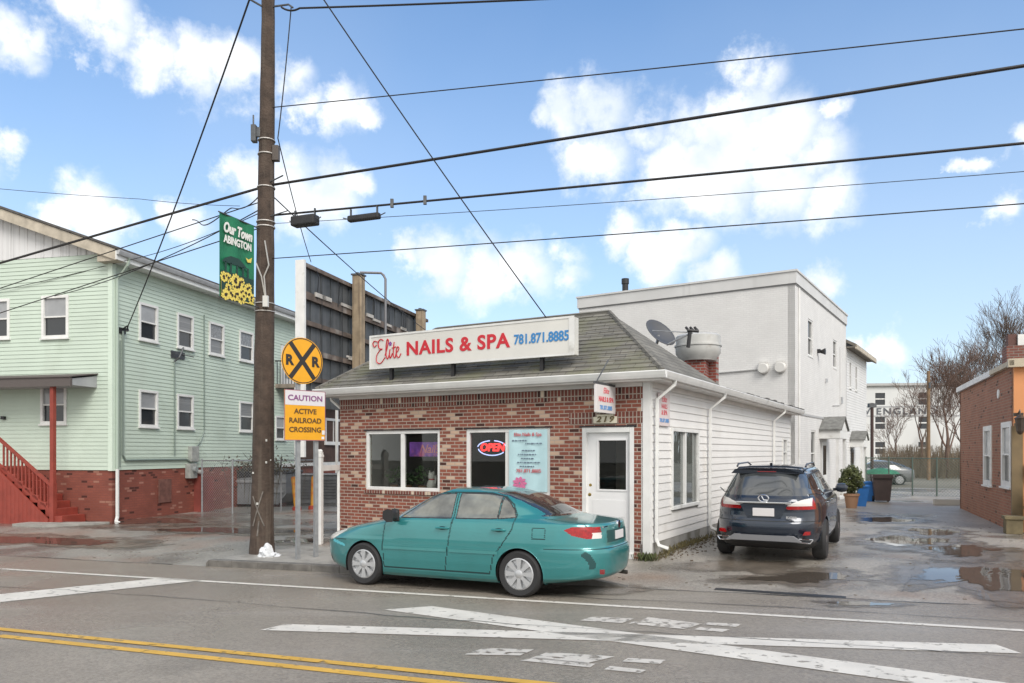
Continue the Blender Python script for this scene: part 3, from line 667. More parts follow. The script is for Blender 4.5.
# window things
ps = on_salon('window_poster', 'pale blue poster with pink flower filling the right half of a shop window', 'poster', (-2.53, -.0, 1.74))
wv = MB(); nx = 16
for j in range(2):
    for i in range(nx+1):
        wv.v.append((-.44+.88*i/nx, -.012-.008*math.sin(i*.9), -.60+1.24*j))
wv.f = [(i, i+1, nx+2+i, nx+1+i) for i in range(nx)]; wv.m = [0]*nx
sp_ = wv.build('sheet', mat('pale blue print', (.46, .66, .70), .6, var=(3, .06)), ps); so_ = sp_.modifiers.new('thick', 'SOLIDIFY'); so_.thickness = .004
PS = lambda u, d, z: (u, -.03-d, z)
text('Elite Nails & Spa', .10, PS, pink, ps, 'heading', (0, .54), sx=.95); text('781.871.8885', .10, PS, pink, ps, 'phone_number', (.02, -.19), sx=1.05)
tl = mat('dark print', (.12, .16, .22), .6); b = MB()
for z, w0, w1 in ((.42,-.36,-.02),(.36,-.05,.3),(.22,-.13,.13),(.14,-.22,.2),(.06,-.15,.12),(-.02,-.24,.26),(-.10,-.18,.14)):
    u = w0
    while u < w1: e = u+rnd.uniform(.02, .06); b.box(u, e, .03, .033, z-.012, z+.012, FR); u = e+.018
b.m = [1]*len(b.m)
for k in range(9):
    t = k*2*math.pi/9; c0 = (-.18, -.44)
    b.prism([(c0[0]+.02*math.cos(t+1.2), c0[1]+.02*math.sin(t+1.2)), (c0[0]+.13*math.cos(t+.3), c0[1]+.11*math.sin(t+.3)), (c0[0]+.17*math.cos(t), c0[1]+.14*math.sin(t)), (c0[0]+.13*math.cos(t-.3), c0[1]+.11*math.sin(t-.3))], .030, .033+.001*k, FR)
b.build('flower_print', [mat('pink print', (.62, .16, .32), .6), tl], ps)
neon_r = emit_mat('red neon', (1, .03, .03), 1.1); neon_b = emit_mat('pale blue neon', (.45, .55, 1), .7)
def neon(name, label, p, rz, s, mp):
    t = on_salon(name, label, 'neon sign', p); 
    b = MB(); b.tube([mp(.36*s*math.cos(a), .0, .155*s*math.sin(a)+.0) for a in np.linspace(.25, math.pi*.45, 12)], .013*s, 5); b.tube([mp(.36*s*math.cos(a), 0, .17*s*math.sin(a)) for a in np.linspace(math.pi*1.05, math.pi*1.8, 18)], .013*s, 5); b.tube([mp(.38*s*math.cos(a), 0, .155*s*math.sin(a)) for a in np.linspace(math.pi*.55, math.pi*.95, 8)], .013*s, 5)
    b.build('oval_tube', neon_b, t); text('OPEN', .24*s, mp, neon_r, t, 'red_tube', (0, 0), ext=.012, bold=.006*s, shear=.15, d=.0)
    b = MB(); b.box(-.36*s, .36*s, -.05, -.04, -.012, .012, mp); b.box(-.3*s, -.29*s, -.05, -.02, -.1*s, .3*s, mp); b.box(.29*s, .3*s, -.05, -.02, -.1*s, .3*s, mp); b.build('backing', black_metal, t); return t
neon('open_sign', 'lit red OPEN sign with pale oval tube hanging in the front shop window', (-3.48, .16, 2.02), 0, .95, FR)
neon('open_sign', 'lit red sign glowing inside the side window of the shop', (-.18, 1.62, 2.05), 90, .62, SD)
bn = on_salon('window_banner', 'purple and pink Nails banner across the inside of the left shop window', 'banner', (-5.22, .17, 1.99))
b = MB(); b.box(-.42, .55, .0, .01, -.16, .16, FR); b.build('cloth', mat('purple print cloth', (.28, .09, .55), .6, var=(6, .5), stain=((.8, .2, .28), 3.5, .52)), bn)
text('Nails', .26, FR, mat('pink orange print', (.85, .30, .35), .6), bn, 'lettering', (.12, .0), shear=.3, d=.012, bold=.004)
leaf = mat('house plant leaf', (.05, .12, .035), .5, var=(8, .4)); terra = mat('clay pot', (.35, .20, .12), .7)
def plant(label, p, h, r, seed, pm=terra):
    rr = random.Random(seed); t = on_salon('potted_plant', label, 'plant', p)
    MB().lathe([(.07, 0), (.10, .15), (.105, .17), (.09, .17)], 14).build('pot', pm, t, smooth=True); b = MB()
    for k in range(60):
        a = rr.uniform(0, 6.28); q = Vector((rr.uniform(.02, r)*math.cos(a), rr.uniform(.02, r)*math.sin(a), .15+rr.uniform(.05, h))); s_ = rr.uniform(.04, .09)
        d1 = Vector((rr.uniform(-1,1), rr.uniform(-1,1), rr.uniform(-.4,.8))).normalized(); d2 = d1.orthogonal().normalized()
        b.quad(q, q+d1*s_+d2*s_*.4, q+d1*s_*2, q+d1*s_-d2*s_*.4)
    b.build('foliage', leaf, t)
plant('leafy green plant at the left side of the left shop window', (-6.35, .5, 1.0), .35, .3, 1); plant('low green plant beside the window bar of the left shop window', (-5.95, .5, 1.0), .28, .2, 2); plant('plant in a clay pot just right of the bar of the left window', (-5.50, .45, 1.0), .42, .13, 3)
ct = on_salon('cat_figurine', 'white waving cat figurine on the sill of the left shop window', 'figurine', (-5.17, .35, 1.08))
b = MB(); b.lathe([(.02, 0), (.10, .02), (.115, .10), (.09, .2), (.06, .235), (.075, .27), (.085, .32), (.07, .375), (.03, .40)], 16); b.prism([(-.07, .36), (-.03, .39), (-.06, .44)], -.02, .02); b.prism([(.03, .39), (.07, .36), (.06, .44)], -.02, .02); b.tube([(.10, 0, .15), (.13, -.02, .25), (.125, -.03, .33)], .025)
b.build('body', mat('white ceramic', (.7, .68, .66), .3), ct, smooth=True); MB().lathe([(.068, .235), (.07, .25), (.066, .262)], 16).build('collar', red, ct)
# roof things
ch = on_salon('roof_chimney', 'short red brick chimney on the low roof under a pale metal cowl', 'chimney', (.12, 5.4, 3.38))
q = at(698, 365, 18.6); ch.location = (q.x, q.y, 3.48); ch.rotation_euler = (0, 0, R(-22))
cb = brick_mat('chimney brick', 'x', .2, .07, (.28, .06, .04), (.2, .05, .035), (.25, .22, .2), msize=.01)
MB().box(-.28, .22, -.3, .3, .0, .86).build('brick_stack', cb, ch)
c2_ = on_salon('vent_chimney', 'narrow red brick stack beside the round cowl on the low roof', 'chimney', (0,0,0)); q = at(713.5, 380, 18.9); c2_.location = (q.x, q.y, 3.48)
b = MB(); b.box(-.10, .10, -.12, .12, .0, 1.08); b.build('brick_stack', cb, c2_); MB().box(-.13, .13, -.15, .15, 1.08, 1.13).build('cap', dark_metal, c2_)
drum = mat('pale galvanised cowl', (.50, .50, .48), .5, metal=.15, var=(4, .12), stain=((.38, .36, .33), 3, .56))
MB().lathe([(.42, .82), (.44, .86), (.545, 1.0), (.55, 1.16), (.575, 1.17), (.575, 1.21), (.54, 1.22), (.545, 1.42), (.50, 1.46), (.30, 1.47)], 32).build('cowl', drum, ch, smooth=True)
ds = on_salon('satellite_dish', 'dark grey satellite dish behind the ridge of the shingle roof', 'satellite dish', (0, 0, 0)); q = at(661, 332, 17.4); ds.location = (q.x, q.y, q.z)
dishm = mat('grey dish enamel', (.075, .078, .085), .5)
ax = Vector((.50, -.64, .58)).normalized(); t1 = ax.cross(Vector((0,0,1))).normalized(); t2 = t1.cross(ax)
b = MB(); rings = 8; k = 32
for i in range(rings+1):
    r_ = i/rings
    for j in range(k):
        a = 2*math.pi*j/k; p = t1*(.43*r_*math.cos(a)) + t2*(.39*r_*math.sin(a)) + ax*(.10*r_*r_-.1); b.v.append(tuple(p))
b.f = [(i*k+j, i*k+(j+1)%k, (i+1)*k+(j+1)%k, (i+1)*k+j) for i in range(rings) for j in range(k)]; b.m = [0]*len(b.f)
o_ = b.build('reflector', dishm, ds, smooth=True); so_ = o_.modifiers.new('thick', 'SOLIDIFY'); so_.thickness = .012
iv = Matrix.Rotation(R(30), 4, 'Z')
for c_ in kids(ds): c_.rotation_euler = (0, 0, R(30))
FD = Vector((.66, -.30, -.06)); b = MB(); b.tube([-t2*.36+ax*-.05, Vector((.3, -.2, -.22)), FD], .022); b.tube([t1*.30, FD], .012)
o_ = b.build('feed_arm', galv, ds); o_.rotation_euler = (0, 0, R(30))
b = MB(); c0 = FD; b.tube([c0+Vector((-.12, 0, .05)), c0+Vector((.14, 0, .03))], .035, 8)
for s_ in (-.08, .02, .12): b.tube([c0+Vector((s_, 0, .04)), c0+Vector((s_-.06, .06, .13))], .03, 8)
b.tube([c0+Vector((-.06, 0, 0)), c0+Vector((-.10, 0, -.34))], .045, 8); o_ = b.build('feed_horn', black_metal, ds); o_.rotation_euler = (0, 0, R(30))
b = MB(); b.tube([-ax*.10, -ax*.2-t2*.1, (-.20, .08, -.55), (-.2, .08, q.z*-1+3.50)], .035, 8); b.tube([(-.2, .08, -.5), (.45, -.1, 3.4-q.z)], .015); b.tube([(-.2, .08, -.5), (-.5, .4, 3.4-q.z)], .015)
o_ = b.build('mast', galv, ds); o_.rotation_euler = (0, 0, R(30))

# ================================================================== GREEN HOUSE
G0 = gz(112, 522, -.03)
house = thing('clapboard_house', 'two storey mint green clapboard house on a painted brick base', 'house', (G0.x, G0.y, 0), -12.5)
HD = 17.2; HW = -12.0; BZ = 1.54; TZ = 7.95
base_brick = brick_mat('painted brick base', 'x', .21, .075, (.235, .068, .045), (.20, .058, .04), (.19, .06, .045), msize=.008, var=.45, cream=(.30, .14, .10), cream_th=.66)
base_brick_y = brick_mat('painted brick base side', 'y', .21, .075, (.235, .068, .045), (.20, .058, .04), (.19, .06, .045), msize=.008, var=.45, cream=(.33, .15, .11), cream_th=.68)
MB().box(HW, .0, -.0, .25, -.6, BZ).build('front_base', base_brick, house); MB().box(-.25, .006, .252, HD, -.6, BZ).build('side_base', base_brick_y, house)
uw = [(1.53, .38), (3.35, .38), (5.12, .40), (7.05, .43)]
ops_s = [(c-h, c+h, 5.62, 6.68) for c, h in uw] + [(c-h, c+h, 2.90, 3.95) for c, h in (uw[0], uw[1], uw[3])] + [(9.25, 9.95, 2.62, 3.52), (9.65, 10.75, 4.75, 6.6)]
b = MB(); wall_open(b, .0, HD, BZ-.03, TZ, ops_s, SD, -.12, .012); clap(b, .09, 11.3, BZ-.03, TZ, .122, ops_s, lambda u, d, z: (d+.014, u, z)); b.build('side_wall', green_vinyl, house)
fop = [(-2.38, -1.55, 5.56, 6.72), (-4.52, -3.68, 5.60, 6.70), (-2.42, -1.62, 2.96, 4.0)]
b = MB(); wall_open(b, HW, .0, BZ-.03, TZ, fop, FR, -.12, .012); clap(b, HW, -.09, BZ-.03, TZ, .122, fop, lambda u, d, z: (u, -d-.014, z)); b.build('front_wall', green_vinyl, house)
MB().box(HW, HW+.2, .2, HD, -.5, TZ).box(HW, 0, HD-.2, HD, -.5, TZ).build('back_wall', green_vinyl, house)
blinds = [pane_blind, mat('glass over lace', (.20, .205, .21), .12, var=(14, .4), spec=.6), mat('glass over grey blind', (.16, .165, .17), .1, streak=((.26, .26, .26), (.1, .1, 40), .5), spec=.6)]
for i, o in enumerate(ops_s[:7]): sash(house, SD, o[0]+.02, o[1]-.02, o[2]+.02, o[3]-.02, d=.02, fw=.075, upper=blinds[(i*2+i//3) % 3], lower=pane_dark if i != 2 else blinds[2])
sash(house, SD, 9.27, 9.93, 2.64, 3.50, d=.02, upper=pane_blind, lower=pane_dark)
for o in fop: sash(house, FR, o[0]+.02, o[1]-.02, o[2]+.02, o[3]-.02, d=.02, fw=.085, upper=pane_blind, lower=pane_dark)
b = MB(); b.box(-.10, .05, -.05, .0, BZ-.05, TZ); b.box(.0, .05, .0, .10, BZ-.05, TZ); b.build('corner_trim', mat('pale green trim', (.60, .70, .60), .5), house)
# gable, rakes and roof
RX, RZ, SL = -6.0, 10.15, .36
bat = mat('white board and batten', (.66, .66, .66), .6, streak=((.50, .50, .50), (11, 11, .05), .5))
b = MB(); b.prism([(0, TZ), (RX, TZ-RX*SL), (HW, TZ)], -.05, .03, FR)
u = HW+.3
while u < -.2:
    b.box(u, u+.03, .03, .045, TZ, TZ+min(-u, u-HW)*SL, FR); u += .3
g = b.build('gable', bat, house)
b = MB()
for s_ in (1, -1):
    mp = lambda u, d, z, s_=s_: ((u if s_ > 0 else 2*RX-u), -d, z)
    b.prism([(.42, TZ-.30), (.42, TZ+.02), (RX, TZ+.02-(RX-.42)*SL), (RX, TZ-.30-(RX-.42)*SL)], .30, .36, mp)
    b.prism([(.42, TZ-.16), (.42, TZ-.12), (RX, TZ-.12-(RX-.42)*SL), (RX, TZ-.16-(RX-.42)*SL)], .0, .30, mp)
b.prism([(.42, TZ-.30), (.42, TZ+.02), (-.25, TZ+.06), (-.25, TZ-.30)], .0, .30, FR)
b.build('rake_board', tan_trim, house)
b = MB()
for s_ in (1, -1):
    mp = lambda u, d, z, s_=s_: ((u if s_ > 0 else 2*RX-u), d, z)
    b.prism([(.52, TZ+.0), (.52, TZ+.07), (RX, TZ+.07-(RX-.52)*SL), (RX, TZ-(RX-.52)*SL)], -.40, HD+.3, mp)
b.build('roof', roof_dark, house)
b = MB(); b.box(.0, .42, .0, HD+.2, TZ-.28, TZ-.24); b.box(.42, .46, -.36, HD+.2, TZ-.28, TZ-.02); b.build('soffit', white_trim, house)
b = MB(); b.prism([(.46+p, TZ-.14+q) for p, q in gp], -.36, HD+.25, lambda u, d, z: (u, d, z)); b.build('gutter', grey_trim, house)
# corner downspout (white below, grey above)
downspout(house, [(.50, .12, TZ-.15), (.45, .1, TZ-.35), (.10, .10, TZ-.75), (.10, .10, BZ)], .045, mat('dull green downspout', (.40, .48, .41), .5))
downspout(house, [(.10, .10, BZ), (.10, .10, .12), (.16, -.02, -.0), (.38, -.12, -.05)], .052, white_trim)
# service conduits, insulator rack, meter boxes
b = MB(); b.tube([(.07, .37, 5.7), (.07, .37, 1.95), (.07, .47, 1.80), (.07, 3.35, 1.80), (.07, 3.5, 1.75)], .032, 8)
b.tube([(.07, 2.75, 5.05), (.07, 2.75, 1.95)], .022, 6); b.tube([(.07, 4.35, 6.9), (.07, 4.35, 2.8), (.07, 4.1, 2.4), (.07, 3.75, 2.1)], .02, 6); b.tube([(.06, .27, 5.4), (.06, .27, 1.6)], .014, 5)
b.build('conduit', mat('grey green conduit', (.22, .27, .24), .5, metal=.3), house)
b = MB(); b.box(.02, .06, .25, .50, 5.62, 5.80); b.tube([(.05, .37, 5.75), (.22, .37, 5.85), (.20, .42, 5.72)], .03, 6); b.lathe([(.04, 0), (.06, .02), (.04, .05), (.06, .07), (.03, .1)], 10, (.2, .37, 5.68)); b.build('service_head', black_metal, house)
b = MB(); b.box(.02, .05, 2.6, 3.3, 5.18, 5.42); b.tube([(.05, 2.75, 5.05), (.20, 2.8, 5.2), (.22, 3.0, 5.55)], .03, 6); b.tube([(.05, 3.2, 5.35), (.25, 3.5, 5.3)], .02, 5)
for k in range(4): b.tube([(.06, 2.62, 5.2+k*.06), (.14, 2.9, 5.2+k*.06)], .008, 4)
b.build('wire_rack', dark_metal, house)
b = MB(); b.box(.02, .22, 3.35, 3.75, 1.15, 1.65); b.box(.02, .18, 3.5, 3.9, 1.72, 2.25); b.build('meter_box', mat('grey meter box', (.33, .34, .32), .5, var=(6, .2)), house, bevel=.015)
b = MB(); b.lathe([(.10, .22), (.11, .27), (.09, .34)], 16, (0, 3.55, 1.45), 'x'); b.build('meter_glass', mat('meter glass', (.25, .27, .27), .1), house, smooth=True)
b = MB(); b.lathe([(.07, .02), (.08, .15), (.06, .2)], 12, (0, 4.05, 1.35), 'x'); b.build('alarm_bell', mat('grey bell', (.5, .5, .48), .5), house, smooth=True)
MB().box(.02, .05, 2.0, 2.62, .40, 1.17).build('vent_cover', mat('rusted vent plate', (.16, .07, .055), .8, var=(6, .3)), house, bevel=.01)
b = MB(); b.box(.006, .30, 3.85, 4.55, -.3, 1.2); b.build('bulkhead', mat('painted bulkhead', (.22, .05, .038), .7, var=(2, .2)), house)
# rear annex windows, deck with black railing
b = MB(); b.box(.02, .06, 11.3, HD, 1.58, 5.0); b.build('annex_wall', mat('brown stained boards', (.085, .05, .038), .8, var=(3, .3), streak=((.05, .03, .025), (.2, 9, .2), .5)), house)
b = MB(); b.box(.02, .10, 8.7, HD, BZ-.12, BZ+.02); b.build('belt_board', white_trim, house)
sash(house, SD, 13.7, 15.3, 2.55, 3.55, d=.08, fw=.12, vert=True, upper=pane_dark, lower=pane_dark)
b = MB(); b.box(.02, 1.0, 9.2, HD, 4.72, 4.88); dk = b.build('deck', wood_grey, house)
b = MB(); b.box(.95, .99, 9.2, HD, 5.82, 5.87); b.box(.95, .99, 9.2, HD, 4.98, 5.02); b.box(.0, .99, 9.2, 9.24, 5.82, 5.87)
y = 9.2
while y < HD: b.box(.96, .98, y, y+.02, 4.88, 5.85); y += .13
x = .1
while x < .95: b.box(x, x+.02, 9.21, 9.23, 4.88, 5.85); x += .13
b.build('railing', black_metal, dk)
b = MB(); b.box(.0, .05, 9.67, 10.73, 4.9, 6.58); dd = b.build('deck_door', white_trim, house); MB().box(.05, .056, 9.95, 10.45, 5.2, 6.35).build('pane', pane_blind, dd)
for y in (9.2, 13.0): MB().box(.9, 1.0, y, y+.1, -.1, 4.72).build('deck_post', white_trim, house)
# porch: canopy, post, stair with baluster rail
b = MB(); b.prism([(-.02, 4.32), (1.0, 4.15), (1.0, 3.97), (-.02, 3.97)], -6.5, -.5, lambda u, d, z: (d, -u, z)); cn = b.build('porch_canopy', mat('grey canopy sheet', (.34, .35, .36), .5, var=(2, .12)), house)
b = MB(); b.box(-6.5, -.48, .98, 1.05, 3.93, 4.19, FR); b.box(-6.5, -.46, .0, 1.08, 4.20, 4.23, lambda u, d, z: (u, -d, z+.17*(1-d))); b.build('canopy_edge', mat('dark canopy edge', (.10, .085, .08), .7), cn)
MB().box(-1.26, -1.14, .85, .97, .0, 3.97, FR).build('porch_post', red_paint, house, bevel=.008)
st_ = MB(); n_st = 8; run, rise = .27, .20
for k in range(n_st):
    x_ = -.88-k*run; st_.box(x_-run-.03, x_, .04, .93, -.3 if k == 0 else k*rise-.02, (k+1)*rise-.05+.05, FR)
st_.box(-6.5, -.88-n_st*run, .03, .97, n_st*rise-.12, n_st*rise+.02, FR)
stair = st_.build('stair', red_paint, house, bevel=.01)
sl_ = rise/run; xt = -.88-n_st*run
b = MB(); b.prism([(-1.28, -.3), (-1.28, .12), (xt-.2, 1.72), (-6.5, 1.72), (-6.5, -.3)], .97, 1.01, FR)
x = -1.45
while x > -6.4: b.box(x, x+.012, 1.01, 1.016, -.3, min(1.7, .12+(-1.28-x)*sl_), FR); x -= .14
b.build('stair_skirt', red_paint, stair)
b = MB(); b.prism([(-1.2, 1.0), (-1.2, 1.09), (xt-.1, 1.09+(-1.2-xt+.1)*sl_), (xt-.1, 1.0+(-1.2-xt+.1)*sl_)], .86, .95, FR); b.prism([(-1.2, .26), (-1.2, .34), (xt-.1, .34+(-1.2-xt+.1)*sl_), (xt-.1, .26+(-1.2-xt+.1)*sl_)], .88, .93, FR)
x = -1.36
while x > xt: z_ = (-1.2-x)*sl_; b.box(x-.02, x+.02, .885, .925, .3+z_, 1.03+z_, FR); x -= .13
b.box(-1.27, -1.13, .845, .975, -.1, 1.15, FR); b.build('hand_rail', red_paint, stair)
MB().box(-5.2, -4.2, .02, .06, 1.62, 3.75, FR).build('front_door', mat('cream door', (.55, .54, .48), .5), house)
MB().box(-3.88, -3.76, .03, .12, 3.05, 3.15, FR).build('porch_lamp', black_metal, house)
HM = Matrix.Translation((G0.x, G0.y, 0)) @ Matrix.Rotation(R(-12.5), 4, 'Z')
b = MB(); p_ = [HM @ Vector(q) for q in ((-1.9, -1.02, 0), (.35, -.5, 0), (.25, -1.0, 0), (-.75, -1.75, 0), (-1.9, -1.6, 0))]
b.add([(q.x, q.y, .03) for q in p_]+[(q.x, q.y, -.4) for q in p_], [(0,1,2,3,4)]+[(i, (i+1)%5, 5+(i+1)%5, 5+i) for i in range(5)]); structure(b.build('path', concrete))

# ================================================================== WHITE BUILDING
W0 = at(795, 270, 27)
WM = Matrix.Translation((W0.x, W0.y, 0)) @ Matrix.Rotation(R(-33), 4, 'Z')
wb = thing('white_building', 'two storey flat roofed white painted building behind the nail salon', 'building', (W0.x, W0.y, 0), -33)
WH = 8.55; WX = -8.76; WY = 10.73
so1 = [(2.2, 3.1, 5.78, 7.2), (7.4, 8.3, 5.80, 7.05), (2.75, 3.65, 1.1, 2.9), (4.8, 5.7, .2, 2.4)]
pbx = brick_mat('painted brick front', 'x', .215, .075, (.69, .685, .67), (.66, .655, .64), (.60, .595, .585), msize=.006, var=.10, dark=2); pby = brick_mat('painted brick side', 'y', .215, .075, (.69, .685, .67), (.65, .645, .63), (.585, .58, .57), msize=.007, var=.14, dark=2)
b = MB(); wall_open(b, 0, WY, -.4, WH, so1, SD, -.25, 0); b.build('side_wall', pby, wb)
b = MB(); b.box(WX, -.001, .0, .25, -.4, WH-.003); b.box(WX, WX+.25, .25, WY, -.4, WH); b.box(WX, -.25, WY-.25, WY, -.4, WH); b.build('front_wall', pbx, wb)
b = MB(); b.tube([(.03, .55, WH-.5), (.03, .55, .2)], .035, 6); b.build('wall_pipe', white_trim, wb); b = MB(); b.tube([(.03, 9.0, 6.9), (.03, 9.0, 4.2), (.03, 7.2, 4.1)], .018, 5); b.build('wall_cable', mat('painted pipe', (.60, .595, .58), .5), wb)
st_m = mat('damp stained render', (.45, .44, .41), .8, var=(3, .2)); b = MB(); b.box(0, WY, .0, .012, -.4, .45, SD); b.build('plinth', st_m, wb)
b = MB(); b.box(WX-.06, .06, -.06, .0, WH-.42, WH); b.box(0, .06, .0, WY, WH-.42, WH); b.box(WX-.1, .10, -.10, .3, WH, WH+.07); b.box(-.3, .10, .3, WY, WH, WH+.07); b.build('parapet', mat('grey white parapet', (.58, .58, .57), .6, var=(1, .06), streak=((.50, .50, .49), (4, 4, .2), .6)), wb)
b = MB(); b.box(WX-.02, .02, -.02, -.0, WH-.47, WH-.425); b.box(0, .02, .0, WY, WH-.47, WH-.425); b.build('parapet_shadow_line', mat('grey shadow strip', (.28, .28, .28), .6), wb)  # dark strip painted as the shade below the parapet
MB().box(WX+.2, -.2, .2, WY-.2, WH-.5, WH-.45).build('roof', roof_dark, wb)
for o in so1[:3]: sash(wb, SD, o[0]+.06, o[1]-.06, o[2]+.06, o[3]-.06, d=-.06, fw=.06, upper=pane_dark, lower=pane_dark)
b = MB(); b.box(.0, .05, -.0, 17.2, 3.42, 3.52, SD); 
b = MB(); b.box(0, WY, .0, .03, 3.42, 3.50, SD); b.build('belt_course', mat('grey belt', (.42, .42, .42), .6), wb)
b = MB(); b.tube([(-7.09, 1.0, WH-.4), (-7.09, 1.0, WH+.75)], .13, 12); b.tube([(-7.09, 1.0, WH+.6), (-7.09, 1.0, WH+.82)], .16, 12); b.build('vent_pipe', black_metal, wb, smooth=True)
b = MB()
for u in (-1.1, -.5): b.lathe([(.21, -.02), (.21, -.14), (.17, -.18)], 16, (u, 0, 5.12), 'y'); b.box(u-.14, u+.14, .02, .16, 5.24, 5.36, FR)
b.build('junction_box', mat('white utility box', (.62, .61, .58), .5), wb, smooth=True)
MB().tube([(-4.6, -.04, 5.0), (-1.3, -.04, 5.1)], .028, 6).build('conduit', mat('grey conduit', (.45, .45, .44), .5), wb)
b = MB(); b.box(3.9, 4.05, .0, .12, 6.05, 6.2, SD); b.lathe([(.05, .1), (.13, .28), (.13, .3)], 12, (0, 4.0, 6.1), 'x'); b.build('flood_light', black_metal, wb)
b = MB(); b.box(5.6, 5.75, .0, .08, 5.0, 5.15, SD); b.box(9.2, 9.45, 0, .08, 4.3, 4.6, SD); b.build('wall_vent', grey_trim, wb)
# clapboard rear wing with its own eave
Y2 = 17.3; Z2 = 7.05
so2 = [(11.6, 12.15, 5.2, 6.5), (13.4, 14.0, 5.2, 6.45), (12.15, 12.75, .2, 2.25), (15.2, 15.8, 1.0, 2.5)]
b = MB(); wall_open(b, WY, Y2, -.4, Z2, so2, SD, -.25, 0); clap(b, WY+.01, Y2, .2, Z2, .13, so2, SD); b.box(WX, -.25, Y2-.25, Y2, -.4, Z2); b.build('rear_wing_wall', mat('white clapboard', (.68, .68, .67), .6, var=(1, .06)), wb)
for o in so2[:2]: sash(wb, SD, o[0]+.05, o[1]-.05, o[2]+.05, o[3]-.05, d=-.02, fw=.06, upper=pane_dark, lower=pane_dark)
b = MB(); b.box(WY+.02, Y2+.35, .0, .40, Z2, Z2+.06, SD); b.prism([(.46, Z2+.0), (.46, Z2+.16), (-3.0, Z2+2.1), (-3.0, Z2+1.95)], WY+.02, Y2+.4, lambda u, d, z: (u, d, z)); b.build('rear_wing_roof', mat('grey brown shingles', (.16, .145, .125), .9, var=(4, .3)), wb)
b = MB(); b.prism([(.46, Z2-.12), (.46, Z2+.14), (-3.0, Z2+2.1), (-3.0, Z2+1.8)], Y2+.36, Y2+.42, lambda u, d, z: (u, d, z)); b.box(WY+.02, Y2+.4, .40, .47, Z2-.06, Z2+.14, SD); b.build('eave_board', tan_trim, wb)
b = MB(); b.poly([(-.02, Y2, Z2), (-3.0, Y2, Z2+1.9), (WX, Y2, Z2)]); b.build('rear_gable', white_paint, wb)
def hood(yc, hw, p, zt, zb, door):
    b = MB()
    for s_ in (1, -1): b.prism([(0, zt+.06), (0, zt), (s_*(hw+.08), zb), (s_*(hw+.08), zb+.06)], .0, p+.12, lambda u, d, z: (d, yc+u, z))
    h_ = b.build('porch_roof', mat('grey hood shingles', (.17, .17, .16), .9, var=(6, .25)), wb)
    b = MB(); b.prism([(-hw, zb), (hw, zb), (0, zt-.02)], p, p+.05, lambda u, d, z: (d, yc+u, z)); b.box(-hw, hw, .0, p+.04, zb-.32, zb, lambda u, d, z: (d, yc+u, z))
    b.build('hood_gable', white_trim, h_)
    b = MB(); b.box(-hw+.02, -hw+.14, p-.12, p, .1, zb-.32, lambda u, d, z: (d, yc+u, z)); b.box(hw-.14, hw-.02, p-.12, p, .1, zb-.32, lambda u, d, z: (d, yc+u, z)); b.box(-hw+.02, hw-.02, .0, p, .0, .22, lambda u, d, z: (d, yc+u, z)); b.build('porch_post', white_trim, h_)
    b = MB(); b.box(-hw*.62, hw*.62, .01, .05, .2, zb-.45, lambda u, d, z: (d, yc+u, z)); d_ = b.build('door', door, wb); MB().box(-hw*.4, hw*.4, .05, .056, 1.1, zb-.6, lambda u, d, z: (d, yc+u, z)).build('pane', pane_dark, d_)
hood(5.2, .85, .75, 3.46, 2.92, white_trim); hood(12.35, .62, .6, 3.04, 2.62, mat('dark door', (.04, .04, .045), .4))

# ================================================================== BRICK BUILDING AT THE RIGHT
B0 = gz(1013, 532, .12)
BM = Matrix.Translation((B0.x, B0.y, .12)) @ Matrix.Rotation(R(-23.3), 4, 'Z')
bb = thing('brick_building', 'low brown brick building with two white windows and an orange front', 'building', (B0.x, B0.y, .12), -23.3)
SDm = lambda u, d, z: (-d, u, z)         # wall facing local -x
bw = brick_mat('brown wall brick', 'y', .21, .075, (.33, .135, .078), (.25, .10, .06), (.29, .20, .145), msize=.009, var=.35, dark=.97)
bo = [(2.62, 3.82, 1.0, 2.66), (.12, 1.28, 1.06, 2.68)]
b = MB(); wall_open(b, .0, 8.35, -.4, 4.02, bo, SDm, -.25, 0); b.box(.0, 9, 8.1, 8.35, -.4, 4.02); b.build('side_wall', bw, bb)
for o in bo:
    sash(bb, SDm, o[0]+.14, o[1]-.14, o[2]+.14, o[3]-.14, d=.0, fw=.14, upper=pane_blind, lower=pane_dark, proud=.03)
b = MB(); b.box(-.08, 9, 2.3, 8.45, 4.02, 4.14); b.box(-.10, -.02, 2.3, 8.45, 3.98, 4.14); b.build('coping', mat('silver coping', (.55, .57, .60), .35, metal=.3, var=(3, .1)), bb)
b = MB(); b.box(-.04, 9, .0, 2.3, 4.02, 4.06); b.box(-.14, 9, -.25, -.1, 3.96, 4.16); b.box(-.12, -.02, -.25, 2.3, 4.0, 4.12); b.build('cornice', mat('tan cornice', (.46, .40, .30), .6, var=(3, .1)), bb)
b = MB(); wall_open(b, .0, 9, -.4, 3.96, [(1.2, 3.2, .2, 2.5)], FR, -.2, .10); b.build('front_wall', mat('orange painted front', (.62, .27, .11), .7, var=(1, .08)), bb)
b = MB(); b.box(1.2, 3.2, -.1, -.05, .2, 2.5, FR); b.build('front_window', pane_dark, bb)
b = MB(); b.box(-.06, .16, .10, .22, .1, 2.55, FR); b.box(.0, 9, .10, .2, 2.5, 2.62, FR); b.build('front_post', mat('brown olive post', (.17, .12, .06), .6, var=(3, .2)), bb)
b = MB(); b.box(.05, .65, 1.0, 1.55, 4.0, 4.62); chm = b.build('chimney', brick_mat('old chimney brick', 'x', .2, .07, (.20, .07, .05), (.14, .05, .04), (.2, .17, .15)), bb)
